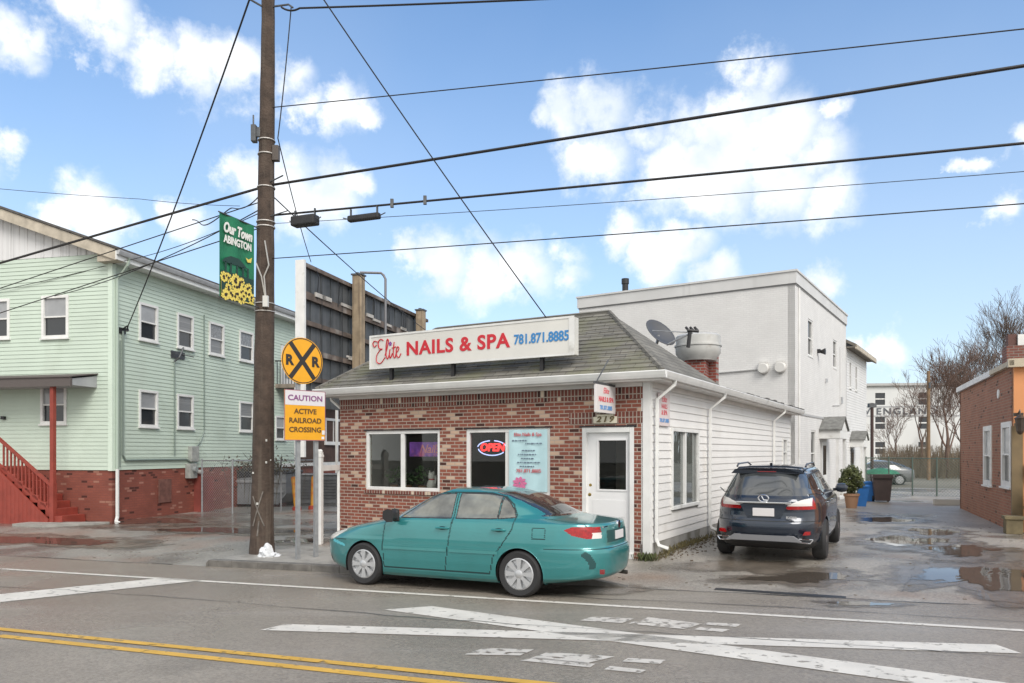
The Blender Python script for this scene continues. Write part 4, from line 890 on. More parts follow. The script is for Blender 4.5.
b = MB(); b.box(.10, .28, 1.1, 1.45, 4.62, 4.92); b.build('flue_tile', mat('sooty tile', (.12, .06, .05), .8), chm); b = MB(); b.box(.30, .68, 1.05, 1.5, 4.62, 4.90); b.build('flue_cap', white_trim, chm)
b = MB(); b.lathe([(.12, -.015), (.12, .015)], 16, (-.01, 1.7, 3.45), 'x'); b.build('wall_plate', white_trim, bb)
b = MB(); b.box(-.04, .16, .22, .28, 2.78, 2.86, FR); b.tube([(.06, -.24, 2.84), (.06, -.42, 2.92), (.06, -.46, 2.80)], .015); b.lathe([(.03, 2.80), (.13, 2.72), (.11, 2.70), (.08, 2.42), (.05, 2.36), (.02, 2.34)], 8, (.06, -.46, 0)); b.build('wall_lantern', mat('black lantern', (.05, .035, .025), .4, var=(8, .3)), bb)
MB().box(.22, .55, .12, .3, 1.35, 1.65, FR).build('mail_box', black_metal, bb, bevel=.01)
pb = BM @ Vector((-.10, -.55, 0)); pz = zxy(pb.x, pb.y)
pt = thing('wooden_planter', 'small square timber planter at the corner of the brick building', 'planter', (pb.x, pb.y, pz), -23.3)
b = MB(); b.box(-.17, .17, -.17, .17, .0, .34); b.box(-.20, .20, -.20, .20, .34, .42); b.build('box', mat('mossy planter wood', (.15, .12, .065), .8, var=(5, .3)), pt, bevel=.01)
pb = BM @ Vector((.42, -.6, 0)); sh = thing('evergreen_shrub', 'dark green upright shrub before the orange front at the right edge', 'shrub', (pb.x, pb.y, zxy(pb.x, pb.y)))
MB().lathe([(.16, 0), (.2, .25), (.2, .28)], 14).build('pot', terra, sh)
def leafball(n, c, rad, m, parent, name, size=.05, seed=0, stem=True):
    rr = random.Random(seed); b = MB()
    for k in range(n):
        d = Vector((rr.gauss(0,1), rr.gauss(0,1), rr.gauss(0,1))).normalized(); lump = 1+.20*math.sin(d.x*5+seed)*math.sin(d.y*4.2+1)+.14*math.sin(d.z*6+d.x*4); q = Vector(c) + Vector((d.x*rad[0], d.y*rad[1], d.z*rad[2]))*(rr.uniform(.66, 1.06)*lump); s_ = size*rr.uniform(.6, 1.4)
        e = Vector((rr.uniform(-1,1), rr.uniform(-1,1), rr.uniform(-1,1))).normalized(); f_ = e.orthogonal().normalized()
        b.quad(q-e*s_, q-f_*s_*.5, q+e*s_, q+f_*s_*.5)
    return b.build(name, m, parent)
evergreen = mat('evergreen leaves', (.045, .085, .03), .6, var=(7, .5))
leafball(900, (0, 0, .75), (.25, .25, .55), evergreen, sh, 'foliage', .05, 3); MB().tube([(0,0,.2), (0,0,1.0)], .03).build('stem', wood_pole, sh)
# ================================================================== CARS: a fine shell of plan slices, split into parts by where its faces lie
def interp(tab, z):
    zs = [r[0] for r in tab]
    out_ = []
    for c in range(1, len(tab[0])):
        out_.append(np.interp(z, zs, [r[c] for r in tab]))
    return out_
def smooth_tab(tab, N):
    """denser table, softened so the section keys leave no creases; finer where the nose or tail runs nearly flat"""
    zk = np.array([r[0] for r in tab]); V = np.array([r[1:] for r in tab])
    d = np.concatenate([[0], np.cumsum(np.sqrt(np.diff(zk)**2*6 + (np.diff(V[:, 0])**2 + np.diff(V[:, 1])**2)*.9 + np.diff(V[:, 2])**2))]); d /= d[-1]
    fine = np.linspace(0, 1, 400); zf = np.interp(fine, d, zk); Vf = np.stack([np.interp(fine, d, V[:, c]) for c in range(V.shape[1])], 1)
    k = 9; ker = np.hanning(k+2)[1:-1]; ker /= ker.sum()
    def sm(a): p = np.concatenate([2*a[0]-a[k//2:0:-1], a, 2*a[-1]-a[-2:-k//2-1:-1]]); return np.convolve(p, ker, 'valid')
    zf = sm(zf); Vf = np.stack([sm(Vf[:, c]) for c in range(Vf.shape[1])], 1)
    idx = np.linspace(0, 399, N); 
    return np.interp(idx, np.arange(400), zf), np.stack([np.interp(idx, np.arange(400), Vf[:, c]) for c in range(Vf.shape[1])], 1)
def loop(xr, xf, w, pf, pr, q, xm, N):
    th = np.linspace(0, 2*np.pi, 1600, endpoint=False); c, s_ = np.cos(th), np.sin(th)
    x = np.where(c > 0, xm + (xf-xm)*np.abs(c)**(2/pf), xm - (xm-xr)*np.abs(c)**(2/pr))
    y = w*np.sign(s_)*np.abs(s_)**(2/q)
    p = np.stack([np.append(x, x[0]), np.append(y, y[0])], 1); L = np.concatenate([[0], np.cumsum(np.hypot(*np.diff(p, axis=0).T))])
    u = np.linspace(0, L[-1], N, endpoint=False)
    return np.interp(u, L, p[:, 0]), np.interp(u, L, p[:, 1])
def inpoly(x, y, poly):
    r = False; j = len(poly)-1
    for i in range(len(poly)):
        xi, yi = poly[i]; xj, yj = poly[j]
        if (yi > y) != (yj > y) and x < (xj-xi)*(y-yi)/(yj-yi)+xi: r = not r
        j = i
    return r
def pdist(x, y, poly, closed=True):
    m = 9
    for i in range(len(poly) if closed else len(poly)-1):
        ax_, ay = poly[i]; bx, by = poly[(i+1) % len(poly)]; dx, dy = bx-ax_, by-ay; l2 = dx*dx+dy*dy
        t = clampf(((x-ax_)*dx+(y-ay)*dy)/l2, 0, 1) if l2 else 0; m = min(m, math.hypot(x-ax_-t*dx, y-ay-t*dy))
    return m
def car_shell(root, tab, xm, NZ, NU, classify, mats, axles, R_arch, zax, crown):
    zz, V = smooth_tab(tab, NZ); X = np.zeros((NZ, NU)); Y = np.zeros((NZ, NU)); Z = np.zeros((NZ, NU))
    for i in range(NZ):
        xr, xf, w, pf, pr, q = V[i]; X[i], Y[i] = loop(xr, xf, w, pf, pr, q, xm, NU); Z[i] = zz[i]
    # snap the rows that straddle a wheel arch onto its circle
    for axx in axles:
        d = np.hypot(X-axx, Z-zax); near = (d < R_arch) & (d > R_arch-.035)
        k = np.where(near, R_arch/np.maximum(d, 1e-6), 1); sel = near & (np.abs(Y) > .5)
        X[sel] = axx + (X[sel]-axx)*k[sel]; Z[sel] = zax + (Z[sel]-zax)*k[sel]
    verts = np.stack([X, Y, Z], -1).reshape(-1, 3); parts = {}
    for i in range(NZ-1):
        for j in range(NU):
            j2 = (j+1) % NU; f = (i*NU+j, i*NU+j2, (i+1)*NU+j2, (i+1)*NU+j)
            P_ = verts[list(f)]; c = P_.mean(0); n = np.cross(P_[2]-P_[0], P_[3]-P_[1]); l = np.linalg.norm(n); n = n/l if l > 1e-12 else n
            if abs(c[1]) > .5 and any(math.hypot(c[0]-a, c[2]-zax) < R_arch-.004 for a in axles): continue
            parts.setdefault(classify(c[0], c[1], c[2], n, V[i][2]), []).append(f)
    parts.setdefault('body', []); top = tuple((NZ-1)*NU+j for j in range(NU)); bot = tuple(j for j in range(NU))[::-1]
    parts['body'].append(top); parts.setdefault('underbody', []).append(bot)
    # vertex normals of the whole shell, so the parts shade as one surface
    objs = {}
    me = bpy.data.meshes.new('t'); me.from_pydata([tuple(v) for v in verts], [], [f for k in parts for f in parts[k]]); me.polygons.foreach_set('use_smooth', [True]*len(me.polygons)); me.update()
    vn = np.zeros(len(me.vertices)*3, np.float32); me.vertices.foreach_get('normal', vn); vn = vn.reshape(-1, 3)
    if vn[(NZ//3)*NU + int(NU*.25)][1] < 0: pass
    bpy.data.meshes.remove(me)
    for k in parts:
        used = sorted({i for f in parts[k] for i in f}); ix = {a: b for b, a in enumerate(used)}
        m = bpy.data.meshes.new(k); m.from_pydata([tuple(verts[i]) for i in used], [], [tuple(ix[i] for i in f) for f in parts[k]])
        m.polygons.foreach_set('use_smooth', [True]*len(m.polygons)); m.update(); m.normals_split_custom_set_from_vertices([tuple(vn[i]) for i in used])
        nm = k.split(':')[0]; m.materials.append(mats[nm]); o = bpy.data.objects.new(nm, m); C.objects.link(o); objs[k] = o
    body = objs['body']; body.parent = root
    for k, o in objs.items():
        if k == 'body': continue
        par = root
        if k.startswith('seam'): par = body
        if k.startswith('window_seal'): par = body
        if k.startswith('reverse_light'): par = objs.get('tail_light:'+k.split(':')[1], root)
        o.parent = par
    return objs, (X, Y, Z)
def wheel(root, x, y, r, wd, side, hub_m, spokes=8, disc=True, zc=None):
    zc = r if zc is None else zc
    b = MB(); h = wd/2
    b.lathe([(r*.70, -h*.9), (r*.9, -h), (r*.975, -h*.75), (r, -h*.4), (r, h*.4), (r*.975, h*.75), (r*.9, h), (r*.70, h*.9), (r*.66, h*.7), (r*.66, -h*.7)], 40, (x, y, zc), 'y')
    t = b.build('wheel', rubber, root, smooth=True)
    b = MB(); o = side*h*.80; R_ = r*.685
    b.lathe([(R_, o-side*.06), (R_, o+side*.004), (R_*.93, o+side*.012), (R_*.90, o-side*.03)], 40, (x, y, zc), 'y')
    for k in range(spokes):
        a0 = 2*math.pi*k/spokes; pts = []
        for rr_, hw in ((R_*.16, .026), (R_*.5, .026), (R_*.92, .040 if disc else .03)):
            pts.append((rr_, hw))
        for (r0, w0), (r1, w1) in zip(pts[:-1], pts[1:]):
            c_, s_ = math.cos(a0), math.sin(a0); vs = []
            for dd in (o-side*.02, o+side*.010):
                for rr_, ww in ((r0, -w0), (r0, w0), (r1, w1), (r1, -w1)): vs.append((x+rr_*c_-ww*s_, y+dd, zc+rr_*s_+ww*c_))
            b.add(vs, [(0,1,2,3),(7,6,5,4),(0,4,5,1),(1,5,6,2),(2,6,7,3),(3,7,4,0)])
    b.lathe([(R_*.26, o-side*.02), (R_*.26, o+side*.012), (R_*.18, o+side*.022), (0.001, o+side*.024)], 24, (x, y, zc), 'y')
    b.build('rim', hub_m, t, smooth=True)
    b = MB(); b.lathe([(R_*.98, o-side*.05), (R_*.98, o-side*.045)], 32, (x, y, zc), 'y'); b.build('brake_shadow', mat('spoke_shade', (.03, .03, .03), .6) if 'spoke_shade' not in bpy.data.materials else bpy.data.materials['spoke_shade'], t)  # dark disc painted as the shade behind the spokes
    return t
def wells(root, axles, yw, r, zax, m):
    for a in axles:
        for s_ in (1, -1):
            b = MB(); n = 24
            for k in range(n+1):
                t = -.35 + (math.pi+.7)*k/n
                for yy in (yw, yw-.32): b.v.append((a+r*math.cos(t), s_*yy, zax+r*math.sin(t)))
            b.f = [(2*k, 2*k+2, 2*k+3, 2*k+1) for k in range(n)]; b.m = [0]*n
            b.add([(a+r*math.cos(t), s_*(yw-.32), zax+r*math.sin(t)) for t in np.linspace(-.35, math.pi+.35, n+1)], [tuple(range(n+1))])
            b.build('wheel_well', m, root)
def car_paint(name, rgb, metal=.35, rough=.32):
    m = mat(name, rgb, rough, metal=metal, coat=1.0, var=(2.5, .06), streak=(tuple(.82*c+.02 for c in rgb), (.8, .8, 3.2), .58)); return m
sil = mat('silver hubcap', (.50, .51, .52), .38, metal=.6); chrome = mat('chrome', (.75, .76, .78), .12, metal=1)
car_glass = mat('car glass', (.13, .135, .115), .03, spec=1.0, coat=1.0, var=(3.4, .6)); car_glass_dark = mat('tinted car glass', (.02, .022, .024), .03, spec=.9, coat=.6)
seam_m = mat('panel gap', (.012, .014, .014), .8); well_m = mat('wheel well liner', (.012, .012, .012), .9)
lamp_red = mat('red lamp lens', (.30, .005, .006), .2, coat=.35, var=(30, .3)); lamp_white = mat('clear lamp lens', (.62, .60, .57), .12, coat=.8); lamp_dark = mat('dark red lamp lens', (.20, .01, .012), .15, coat=.8)
plate_m = mat('pale number plate', (.62, .60, .60), .45); plast = mat('black plastic', (.018, .018, .019), .55)
# ------------------------------------------------------------------ teal sedan
teal = car_paint('teal metallic paint', (.030, .215, .218), .35, .28)
wheel_p = ground_hit(521, 596.8); CAR_RZ = 180-26.5     # local +x is the nose
a_ = R(CAR_RZ); fx, fy = math.cos(a_), math.sin(a_)      # forward; left = (-fy, fx)
KS = 1.07
cx_ = wheel_p.x + 1.3*KS*fx - .80*KS*(-fy); cy_ = wheel_p.y + 1.3*KS*fy - .80*KS*fx
car = thing('parked_car', 'teal four door sedan parked at the kerb in front of the salon', 'car', (cx_, cy_, 0), CAR_RZ, None)
# sit it on the sloping road
zc_ = [zxy(cx_ + fx*a*KS - fy*b_*KS, cy_ + fy*a*KS + fx*b_*KS) for a in (1.3, -1.3) for b_ in (.76, -.76)]
zc_ = [min(z, zroad(*sn(cx_ + fx*a*KS - fy*b_*KS, cy_ + fy*a*KS + fx*b_*KS))+.02) for z, (a, b_) in zip(zc_, ((1.3,.76),(1.3,-.76),(-1.3,.76),(-1.3,-.76)))]
car.location.z = sum(zc_)/4; pitch = math.atan2((zc_[2]+zc_[3]-zc_[0]-zc_[1])/2, 2.6*KS); roll = math.atan2((zc_[0]+zc_[2]-zc_[1]-zc_[3])/2, 1.52*KS)
car.rotation_euler = (roll, pitch, R(CAR_RZ)); car.scale = (KS, KS, KS)
T = [ # z, x rear, x front, half width, front fullness, rear fullness, side fullness
 (0.17, -1.722, 1.92, 0.79, 4.6, 6.5, 3.2), (0.215, -2.0515, 2.08, 0.835, 4.4, 6.5, 3.2), (0.27, -2.33, 2.18, 0.858, 4.3, 6.5, 3.2), (0.32, -2.375, 2.22, 0.866, 4.3, 6.5, 3.2), (0.42, -2.395, 2.255, 0.878, 4.3, 6.5, 3.2), (0.55, -2.41, 2.265, 0.882, 4.3, 6.5, 3.2),
 (0.62, -2.41, 2.26, 0.882, 4.4, 6.5, 3.2), (0.66, -2.395, 2.24, 0.88, 4.6, 6.5, 3.2), (0.69, -2.365, 2.2, 0.88, 5, 6.5, 3.2), (0.74, -2.36, 2.12, 0.878, 4.6, 6.5, 3.2), (0.8, -2.36, 1.98, 0.873, 5.6, 6.5, 3.1), (0.86, -2.36, 1.76, 0.867, 7, 6.5, 3),
 (0.92, -2.355, 1.48, 0.858, 8, 6.5, 3), (0.97, -2.345, 1.2, 0.846, 8, 6.5, 3), (1, -2.32, 1.02, 0.832, 7, 6.5, 3.2), (1.03, -2.14, 0.95, 0.81, 6, 5, 3.4), (1.055, -1.9, 0.9, 0.785, 5.5, 4.8, 3.6), (1.1, -1.7, 0.81, 0.758, 5.2, 4.6, 4),
 (1.2, -1.5, 0.6, 0.715, 5, 4.6, 4), (1.3, -1.27, 0.38, 0.668, 5, 4.6, 4), (1.37, -1.08, 0.2, 0.628, 4.8, 4.5, 3.8), (1.41, -0.93, 0.06, 0.592, 4.4, 4.2, 3.4), (1.44, -0.76, -0.06, 0.535, 4, 4, 3), (1.458, -0.58, -0.18, 0.42, 3, 3, 2.4), (1.465, -0.44, -0.3, 0.2, 2.4, 2.4, 2.2)]
T = [(z, xr-.07*(z < 1.03), xf+.08*(z < .8), *q) for z, xr, xf, *q in T]
WF = [(.66, 1.035), (-.20, 1.045), (-.20, 1.375), (.08, 1.362), (.26, 1.29)]
WR = [(-.29, 1.045), (-.93, 1.055), (-.93, 1.345), (-.72, 1.378), (-.29, 1.382)]
WQ = [(-.965, 1.057), (-1.20, 1.075), (-1.16, 1.16), (-1.06, 1.265), (-.965, 1.33)]
DF = [(.92, .30), (.94, .62), (.90, .97), (.78, 1.03), (.60, 1.14), (.34, 1.30), (.10, 1.39), (-.24, 1.40), (-.245, 1.0), (-.20, .70), (-.14, .30)]
DB = [(-.14, .30), (-.20, .70), (-.245, 1.0), (-.24, 1.40), (-.74, 1.395), (-.98, 1.34), (-1.13, 1.24), (-1.22, 1.10), (-1.20, .92), (-1.05, .70), (-.92, .55), (-.86, .30)]
SCR = [(-2.15, .60), (-2.20, .645), (-2.27, .60), (-2.32, .50), (-2.31, .42), (-2.25, .40), (-2.24, .50), (-2.20, .55)]
TL = [(-1.93, .925), (-2.04, .965), (-2.6, .955), (-2.6, .80), (-2.2, .81), (-2.04, .85)]
HL = [(1.72, .80), (1.84, .835), (2.04, .79), (2.2, .70), (2.12, .64), (1.98, .66)]
def cl_car(x, y, z, n, w):
    s_ = 'near' if y > 0 else 'far'; ay = abs(y); side = abs(n[1]) > .35
    if side and z > 1.0:
        for q, nm in ((WF, 'a'), (WR, 'b'), (WQ, 'c')):
            if inpoly(x, z, q): return f'window:{nm}{s_}'
            if pdist(x, z, q) < .014: return f'window_seal:{s_}'
    if z > 1.035 and x > .0 and n[0]**2 > .02 and ay < w-.055-.02*(1.38-z) and z < 1.40 and n[0]*x > -9 and inpoly(x, z, [(1.1, 1.03), (.75, 1.03), (.10, 1.28), (-.1, 1.40), (.3, 1.40)]) : return 'windscreen'
    if x < -.8 and 1.085 < z < 1.40 and ay < w-.085 and not side: return 'rear_window'
    if ay > .50 and inpoly(x, z, TL) and (side or x < -2.08):
        if x < -2.27 and .50 < ay < .64 and z < .885: return f'reverse_light:{s_}'
        return f'tail_light:{s_}'
    if y > 0 and x > 1.66 and ay > .4 and inpoly(x, z, [(1.67, .555), (1.71, .60), (2.0, .665), (2.0, .615)]): return 'fender_scuff'
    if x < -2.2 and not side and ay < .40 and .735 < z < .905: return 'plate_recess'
    if ay > .42 and inpoly(x, z, HL): return f'headlight:{s_}'
    if y > 0 and ay > .45 and x < -2.05 and inpoly(x, z, SCR): return 'bumper_scrape'
    if side and ay > .5:
        if min(pdist(x, z, DF), pdist(x, z, DB)) < .0085: return 'seam'
        if inpoly(x, z, DF): return f'door:f{s_}'
        if inpoly(x, z, DB): return f'door:b{s_}'
        if pdist(x, z, [(-1.50, .94), (-1.68, .94), (-1.68, .80), (-1.50, .80)]) < .005: return 'seam'
        if abs(z-.665) < .006 and (x < -1.66 or x > 1.66) : return 'seam'
    if x < -2.0 and z < .70 and abs(z-.672) < .008: return 'seam'
    if x < -1.6 and z > .69 and z < 1.07 and abs(ay-.66) < .006 and z > .95: return 'seam'
    if x > 2.1 and ay < .45 and .56 < z < .64: return 'grille'
    if x > 2.0 and ay < .62 and .25 < z < .38: return 'grille'
    if z > 1.02 and x > .85: return 'grille'
    return 'body'
seam_t = mat('teal panel gap', (.006, .035, .036), .7)
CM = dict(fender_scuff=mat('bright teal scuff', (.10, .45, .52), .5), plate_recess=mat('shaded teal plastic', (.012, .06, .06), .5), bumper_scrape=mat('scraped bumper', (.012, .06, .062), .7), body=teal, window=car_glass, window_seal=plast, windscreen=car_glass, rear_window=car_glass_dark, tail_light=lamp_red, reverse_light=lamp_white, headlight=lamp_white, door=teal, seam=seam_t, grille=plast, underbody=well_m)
objs, _ = car_shell(car, T, -.1, 190, 620, cl_car, CM, (1.3, -1.3), .352, .318, None)
wells(car, (1.3, -1.3), .84, .352, .318, well_m)
for x_ in (1.3, -1.3):
    for s_ in (1, -1): wheel(car, x_, s_*.775, .318, .20, s_, sil, 8)
for x0_, nm in ((-.10, 'door:fnear'), (-1.0, 'door:bnear'), (-.10, 'door:ffar'), (-1.0, 'door:bfar')):
    s_ = 1 if 'near' in nm else -1; b = MB(); yy = s_*.873
    b.tube([(x0_-.09, yy-s_*.015, .90), (x0_-.085, yy+s_*.028, .905), (x0_+.085, yy+s_*.028, .905), (x0_+.09, yy-s_*.015, .90)], .016, 8); b.build('handle', teal, objs[nm], smooth=True)
    b = MB(); b.prism([(x0_+.06*math.cos(t), .902+.026*math.sin(t)) for t in np.linspace(0, 2*math.pi, 17)[:-1]], yy-s_*.012, yy+s_*.004, lambda u, d, z: (u, d, z)); b.build('handle_cup', seam_t, objs[nm])
for nm, xa, xb in (('door:fnear', .91, -.165), ('door:bnear', -.225, -.985)):
    b = MB(); b.prism([(xa, .575), (xa, .605), (xb, .605), (xb, .575)], .868, .894, lambda u, d, z: (u, d, z)); b.build('side_moulding', car_paint('teal moulding', (.045, .24, .24), .2, .3), objs[nm], bevel=.006)
for s_ in (1, -1):
    b = MB(); b.prism([(-.05, -.055), (.02, -.06), (.075, -.02), (.07, .05), (.01, .075), (-.05, .065)], -.085, .085); o = b.build('wing_mirror', plast, car, bevel=.028); o.location = (.72, s_*.94, 1.06)
    b = MB(); b.tube([(.72, s_*.78, 1.03), (.70, s_*.90, 1.03)], .03, 6); b.build('mirror_stalk', plast, car)
b = MB(); b.box(-2.372, -2.352, -.16, .16, .765, .88); o = b.build('number_plate', plate_m, car, bevel=.004)
b = MB(); b.lathe([(.055, -2.366), (.055, -2.34)], 20, (0, 0, .96), 'x'); b.build('badge', chrome, car)
b = MB(); b.box(-2.345, -2.32, .42, .58, .955, .97); b.build('badge_lettering', chrome, car)
b = MB(); b.box(-2.385, -2.33, .66, .71, .36, .42); b.build('reflector', lamp_dark, car)
b = MB(); b.tube([(-2.0, -.45, .25), (-2.33, -.45, .225)], .03, 10); b.build('exhaust_pipe', mat('exhaust', (.12, .11, .10), .4, metal=.8), car)
for c in kids(car):
    if c.name.split('.')[0] in ('number_plate', 'badge', 'badge_lettering', 'reflector', 'exhaust_pipe'): c.location.x -= .07
# ------------------------------------------------------------------ dark blue crossover
navy = car_paint('dark blue metallic paint', (.012, .021, .038), .4, .25)
sp = ground_hit(818.5, 559); SUV_RZ = 90-27.5; a_ = R(SUV_RZ); fx, fy = math.cos(a_), math.sin(a_)
sx_ = sp.x + 1.395*fx - .80*fy; sy_ = sp.y + 1.395*fy + .80*fx     # right rear wheel sits at (-1.395, -.8)
suv = thing('parked_car', 'dark blue crossover car seen from behind beside the white side wall of the salon', 'car', (sx_, sy_, zxy(sx_, sy_)), SUV_RZ)
T2 = [(.24, -2.17, 2.25, .84, 4, 6, 3.2), (.30, -2.28, 2.33, .89, 3.8, 6, 3.2), (.40, -2.37, 2.40, .93, 3.6, 5.6, 3.2), (.52, -2.42, 2.44, .945, 3.5, 5.4, 3.2), (.62, -2.435, 2.45, .948, 3.5, 5.4, 3.2), (.70, -2.43, 2.45, .948, 3.6, 5.4, 3.2), (.74, -2.40, 2.44, .946, 3.8, 5.6, 3.2), (.80, -2.365, 2.43, .945, 4, 5.6, 3.2),
 (.90, -2.36, 2.36, .943, 4.4, 5.4, 3.2), (.98, -2.375, 2.1, .938, 5.4, 5.2, 3.2), (1.04, -2.385, 1.75, .93, 7, 5, 3.2), (1.08, -2.38, 1.42, .918, 7, 4.8, 3.2), (1.12, -2.35, 1.18, .895, 6, 4.8, 3.4), (1.17, -2.30, 1.06, .865, 5.5, 4.8, 3.6),
 (1.30, -2.19, .82, .80, 5, 5, 4), (1.45, -2.06, .52, .735, 5, 5, 4), (1.55, -1.97, .28, .685, 5, 5, 4), (1.60, -1.91, .14, .655, 4.6, 4.6, 3.6), (1.64, -1.80, .0, .61, 4.2, 4.2, 3.2), (1.672, -1.55, -.14, .52, 3.4, 3.4, 2.8), (1.688, -1.3, -.3, .38, 3, 3, 2.4), (1.695, -1.05, -.5, .18, 2.4, 2.4, 2.2)]
SF_ = [(.92, 1.17), (-.22, 1.18), (-.22, 1.545), (.05, 1.55), (.22, 1.51)]; SB_ = [(-.30, 1.18), (-1.24, 1.20), (-1.16, 1.535), (-.30, 1.55)]; SQ_ = [(-1.30, 1.205), (-1.86, 1.30), (-1.66, 1.47), (-1.22, 1.535)]
SDF = [(1.08, .34), (1.10, .8), (1.06, 1.08), (.9, 1.16), (.6, 1.36), (.26, 1.56), (-.25, 1.575), (-.26, 1.1), (-.20, .34)]; SDB = [(-.20, .34), (-.26, 1.1), (-.25, 1.575), (-1.18, 1.555), (-1.28, 1.2), (-1.26, .95), (-1.02, .72), (-.92, .34)]
def cl_suv(x, y, z, n, w):
    s_ = 'near' if y < 0 else 'far'; ay = abs(y); side = abs(n[1]) > .5
    if side and z > 1.13 and x > -2.0:
        for q, nm in ((SF_, 'a'), (SB_, 'b'), (SQ_, 'c')):
            if inpoly(x, z, q): return f'window:{nm}{s_}'
            if pdist(x, z, q) < .018: return f'window_seal:{s_}'
    if x > .0 and z > 1.15 and ay < w-.07 and not side and z < 1.58: return 'windscreen'
    if x < -1.7 and 1.165 < z < 1.565 and ay < w-.045-.05*(z-1.16):
        return 'rear_window'
    tl = [(.36, 1.03), (.46, 1.045), (.60, 1.10), (.80, 1.145), (1.2, 1.13), (1.2, .93), (.40, .935), (.36, .97)]
    if x < -1.96 and ay > .36 and inpoly(ay if not side else ay+.0, z, tl):
        if side and x > -2.0-.5*(1.04-abs(z-1.04)) + .35 and False: return 'body'
        if ay < .76 and z > .995: return f'reverse_light:{s_}'
        return f'tail_light:{s_}'
    if side and ay > .5:
        if min(pdist(x, z, SDF), pdist(x, z, SDB)) < .007: return 'seam'
        if inpoly(x, z, SDF): return f'door:f{s_}'
        if inpoly(x, z, SDB): return f'door:b{s_}'
    if x < -1.9 and abs(z-.735) < .008: return 'seam'
    if x < -2.2 and .74 < z < 1.13 and abs(ay-.70) < .007 and z < .93: return 'seam'
    if x > 2.2 and ay < .5 and .4 < z < .85: return 'grille'
    if z < .36: return 'lower_cladding'
    return 'body'
SMt = dict(CM); SMt.update(seam=seam_m, body=navy, door=navy, window=car_glass_dark, windscreen=car_glass_dark, rear_window=mat('suv rear glass', (.05, .055, .058), .04, spec=.8, coat=1), lower_cladding=plast)
objs2, _ = car_shell(suv, T2, 0, 190, 560, cl_suv, SMt, (1.395, -1.395), .405, .37, None)
wells(suv, (1.395, -1.395), .90, .405, .37, well_m)
for x_ in (1.395, -1.395):
    for s_ in (1, -1): wheel(suv, x_, s_*.83, .37, .235, s_, mat('dark alloy', (.22, .22, .23), .35, metal=.7) if 'dark alloy' not in bpy.data.materials else bpy.data.materials['dark alloy'], 10, False)
b = MB(); b.prism([(-.585, 1.60), (.585, 1.60), (.55, 1.64), (.3, 1.662), (-.3, 1.662), (-.55, 1.64)], 1.66, 2.02, lambda u, d, z: (-d+.22*abs(u)**3, u, z-.10*(d-1.66))); b.build('spoiler', navy, suv, bevel=.02)
b = MB(); b.box(-2.03, -2.015, -.16, .16, 1.575, 1.59); b.build('brake_light', lamp_dark, suv)
b = MB(); b.box(-2.405, -2.37, -.46, .46, 1.035, 1.065); b.build('chrome_strip', chrome, suv, bevel=.008)
b = MB(); b.prism([(-.40, 1.02), (.40, 1.02), (.28, .79), (-.28, .79)], 2.355, 2.378, lambda u, d, z: (-d, u, z)); b.build('plate_recess', navy, suv); b = MB(); b.box(-2.395, -2.383, -.18, .18, .815, .955); b.build('number_plate', plate_m, suv, bevel=.004)
b = MB(); b.tube([(-2.385, .085*math.cos(t), 1.125+.058*math.sin(t)) for t in np.linspace(0, 2*math.pi, 25)], .011, 6); b.tube([(-2.39, .03, 1.165), (-2.39, -.005, 1.10), (-2.39, -.07, 1.095)], .011, 6); b.build('badge', chrome, suv)
text('RX350', .062, lambda u, d, z: (-2.385-d, -u, z), chrome, suv, 'model_lettering', (.46, .80), bold=.003)
b = MB(); b.prism([(-.60, .405), (.60, .405), (.49, .48), (-.49, .48)], 2.38, 2.435, lambda u, d, z: (-d, u, z)); b.build('skid_plate', mat('satin silver trim', (.24, .24, .25), .4, metal=.6), suv, bevel=.012)
for s_ in (1, -1):
    b = MB()
    for p, q in (((.58, .44), (.80, .435)), ((.80, .435), (.75, .37)), ((.75, .37), (.56, .385)), ((.56, .385), (.58, .44))): b.tube([(-2.385+.25*(p[0]-.56), s_*p[0], p[1]), (-2.385+.25*(q[0]-.56), s_*q[0], q[1])], .011, 6)
    b.build('exhaust_tip', chrome, suv)
    b = MB(); b.prism([(.64, .51), (.76, .52), (.755, .575), (.67, .57)], 2.30, 2.405, lambda u, d, z: (-d+.28*(u-.6), s_*u, z)); b.build('reflector', lamp_red, suv)
    b = MB(); b.tube([(-1.55, s_*.60, 1.665), (-1.40, s_*.605, 1.71), (-.4, s_*.61, 1.725), (-.1, s_*.60, 1.665)], .018, 6); b.build('roof_rail', mat('grey rail', (.10, .10, .11), .35, metal=.5), suv)
    b = MB(); b.lathe([(.03, -.11), (.085, -.07), (.095, 0), (.08, .07), (.03, .10)], 16, (0, 0, 0), 'y'); o = b.build('wing_mirror', navy, suv, smooth=True); o.location = (.80, s_*1.03, 1.20); o.scale = (.8, 1.1, 1)
    b = MB(); b.tube([(.82, s_*.88, 1.16), (.80, s_*1.0, 1.17)], .03, 6); b.build('mirror_stalk', plast, suv)
    b = MB(); b.tube([(1.0, s_*.895, 1.135), (-.3, s_*.89, 1.165), (-1.3, s_*.885, 1.175), (-1.9, s_*.845, 1.29)], .011, 5); b.build('chrome_trim', chrome, suv)
for nm in ('door:fnear', 'door:bnear'):
    x0_ = -.12 if ':f' in nm else -1.08; b = MB(); b.tube([(x0_-.1, -.925, 1.02), (x0_-.09, -.965, 1.025), (x0_+.09, -.965, 1.025), (x0_+.1, -.925, 1.02)], .016, 8); b.build('handle', navy, objs2[nm])
b = MB(); b.prism([(-1.5, 1.66), (-1.38, 1.66), (-1.50, 1.73), (-1.54, 1.73)], -.02, .02, lambda u, d, z: (u, d, z)); b.build('aerial_fin', navy, suv)
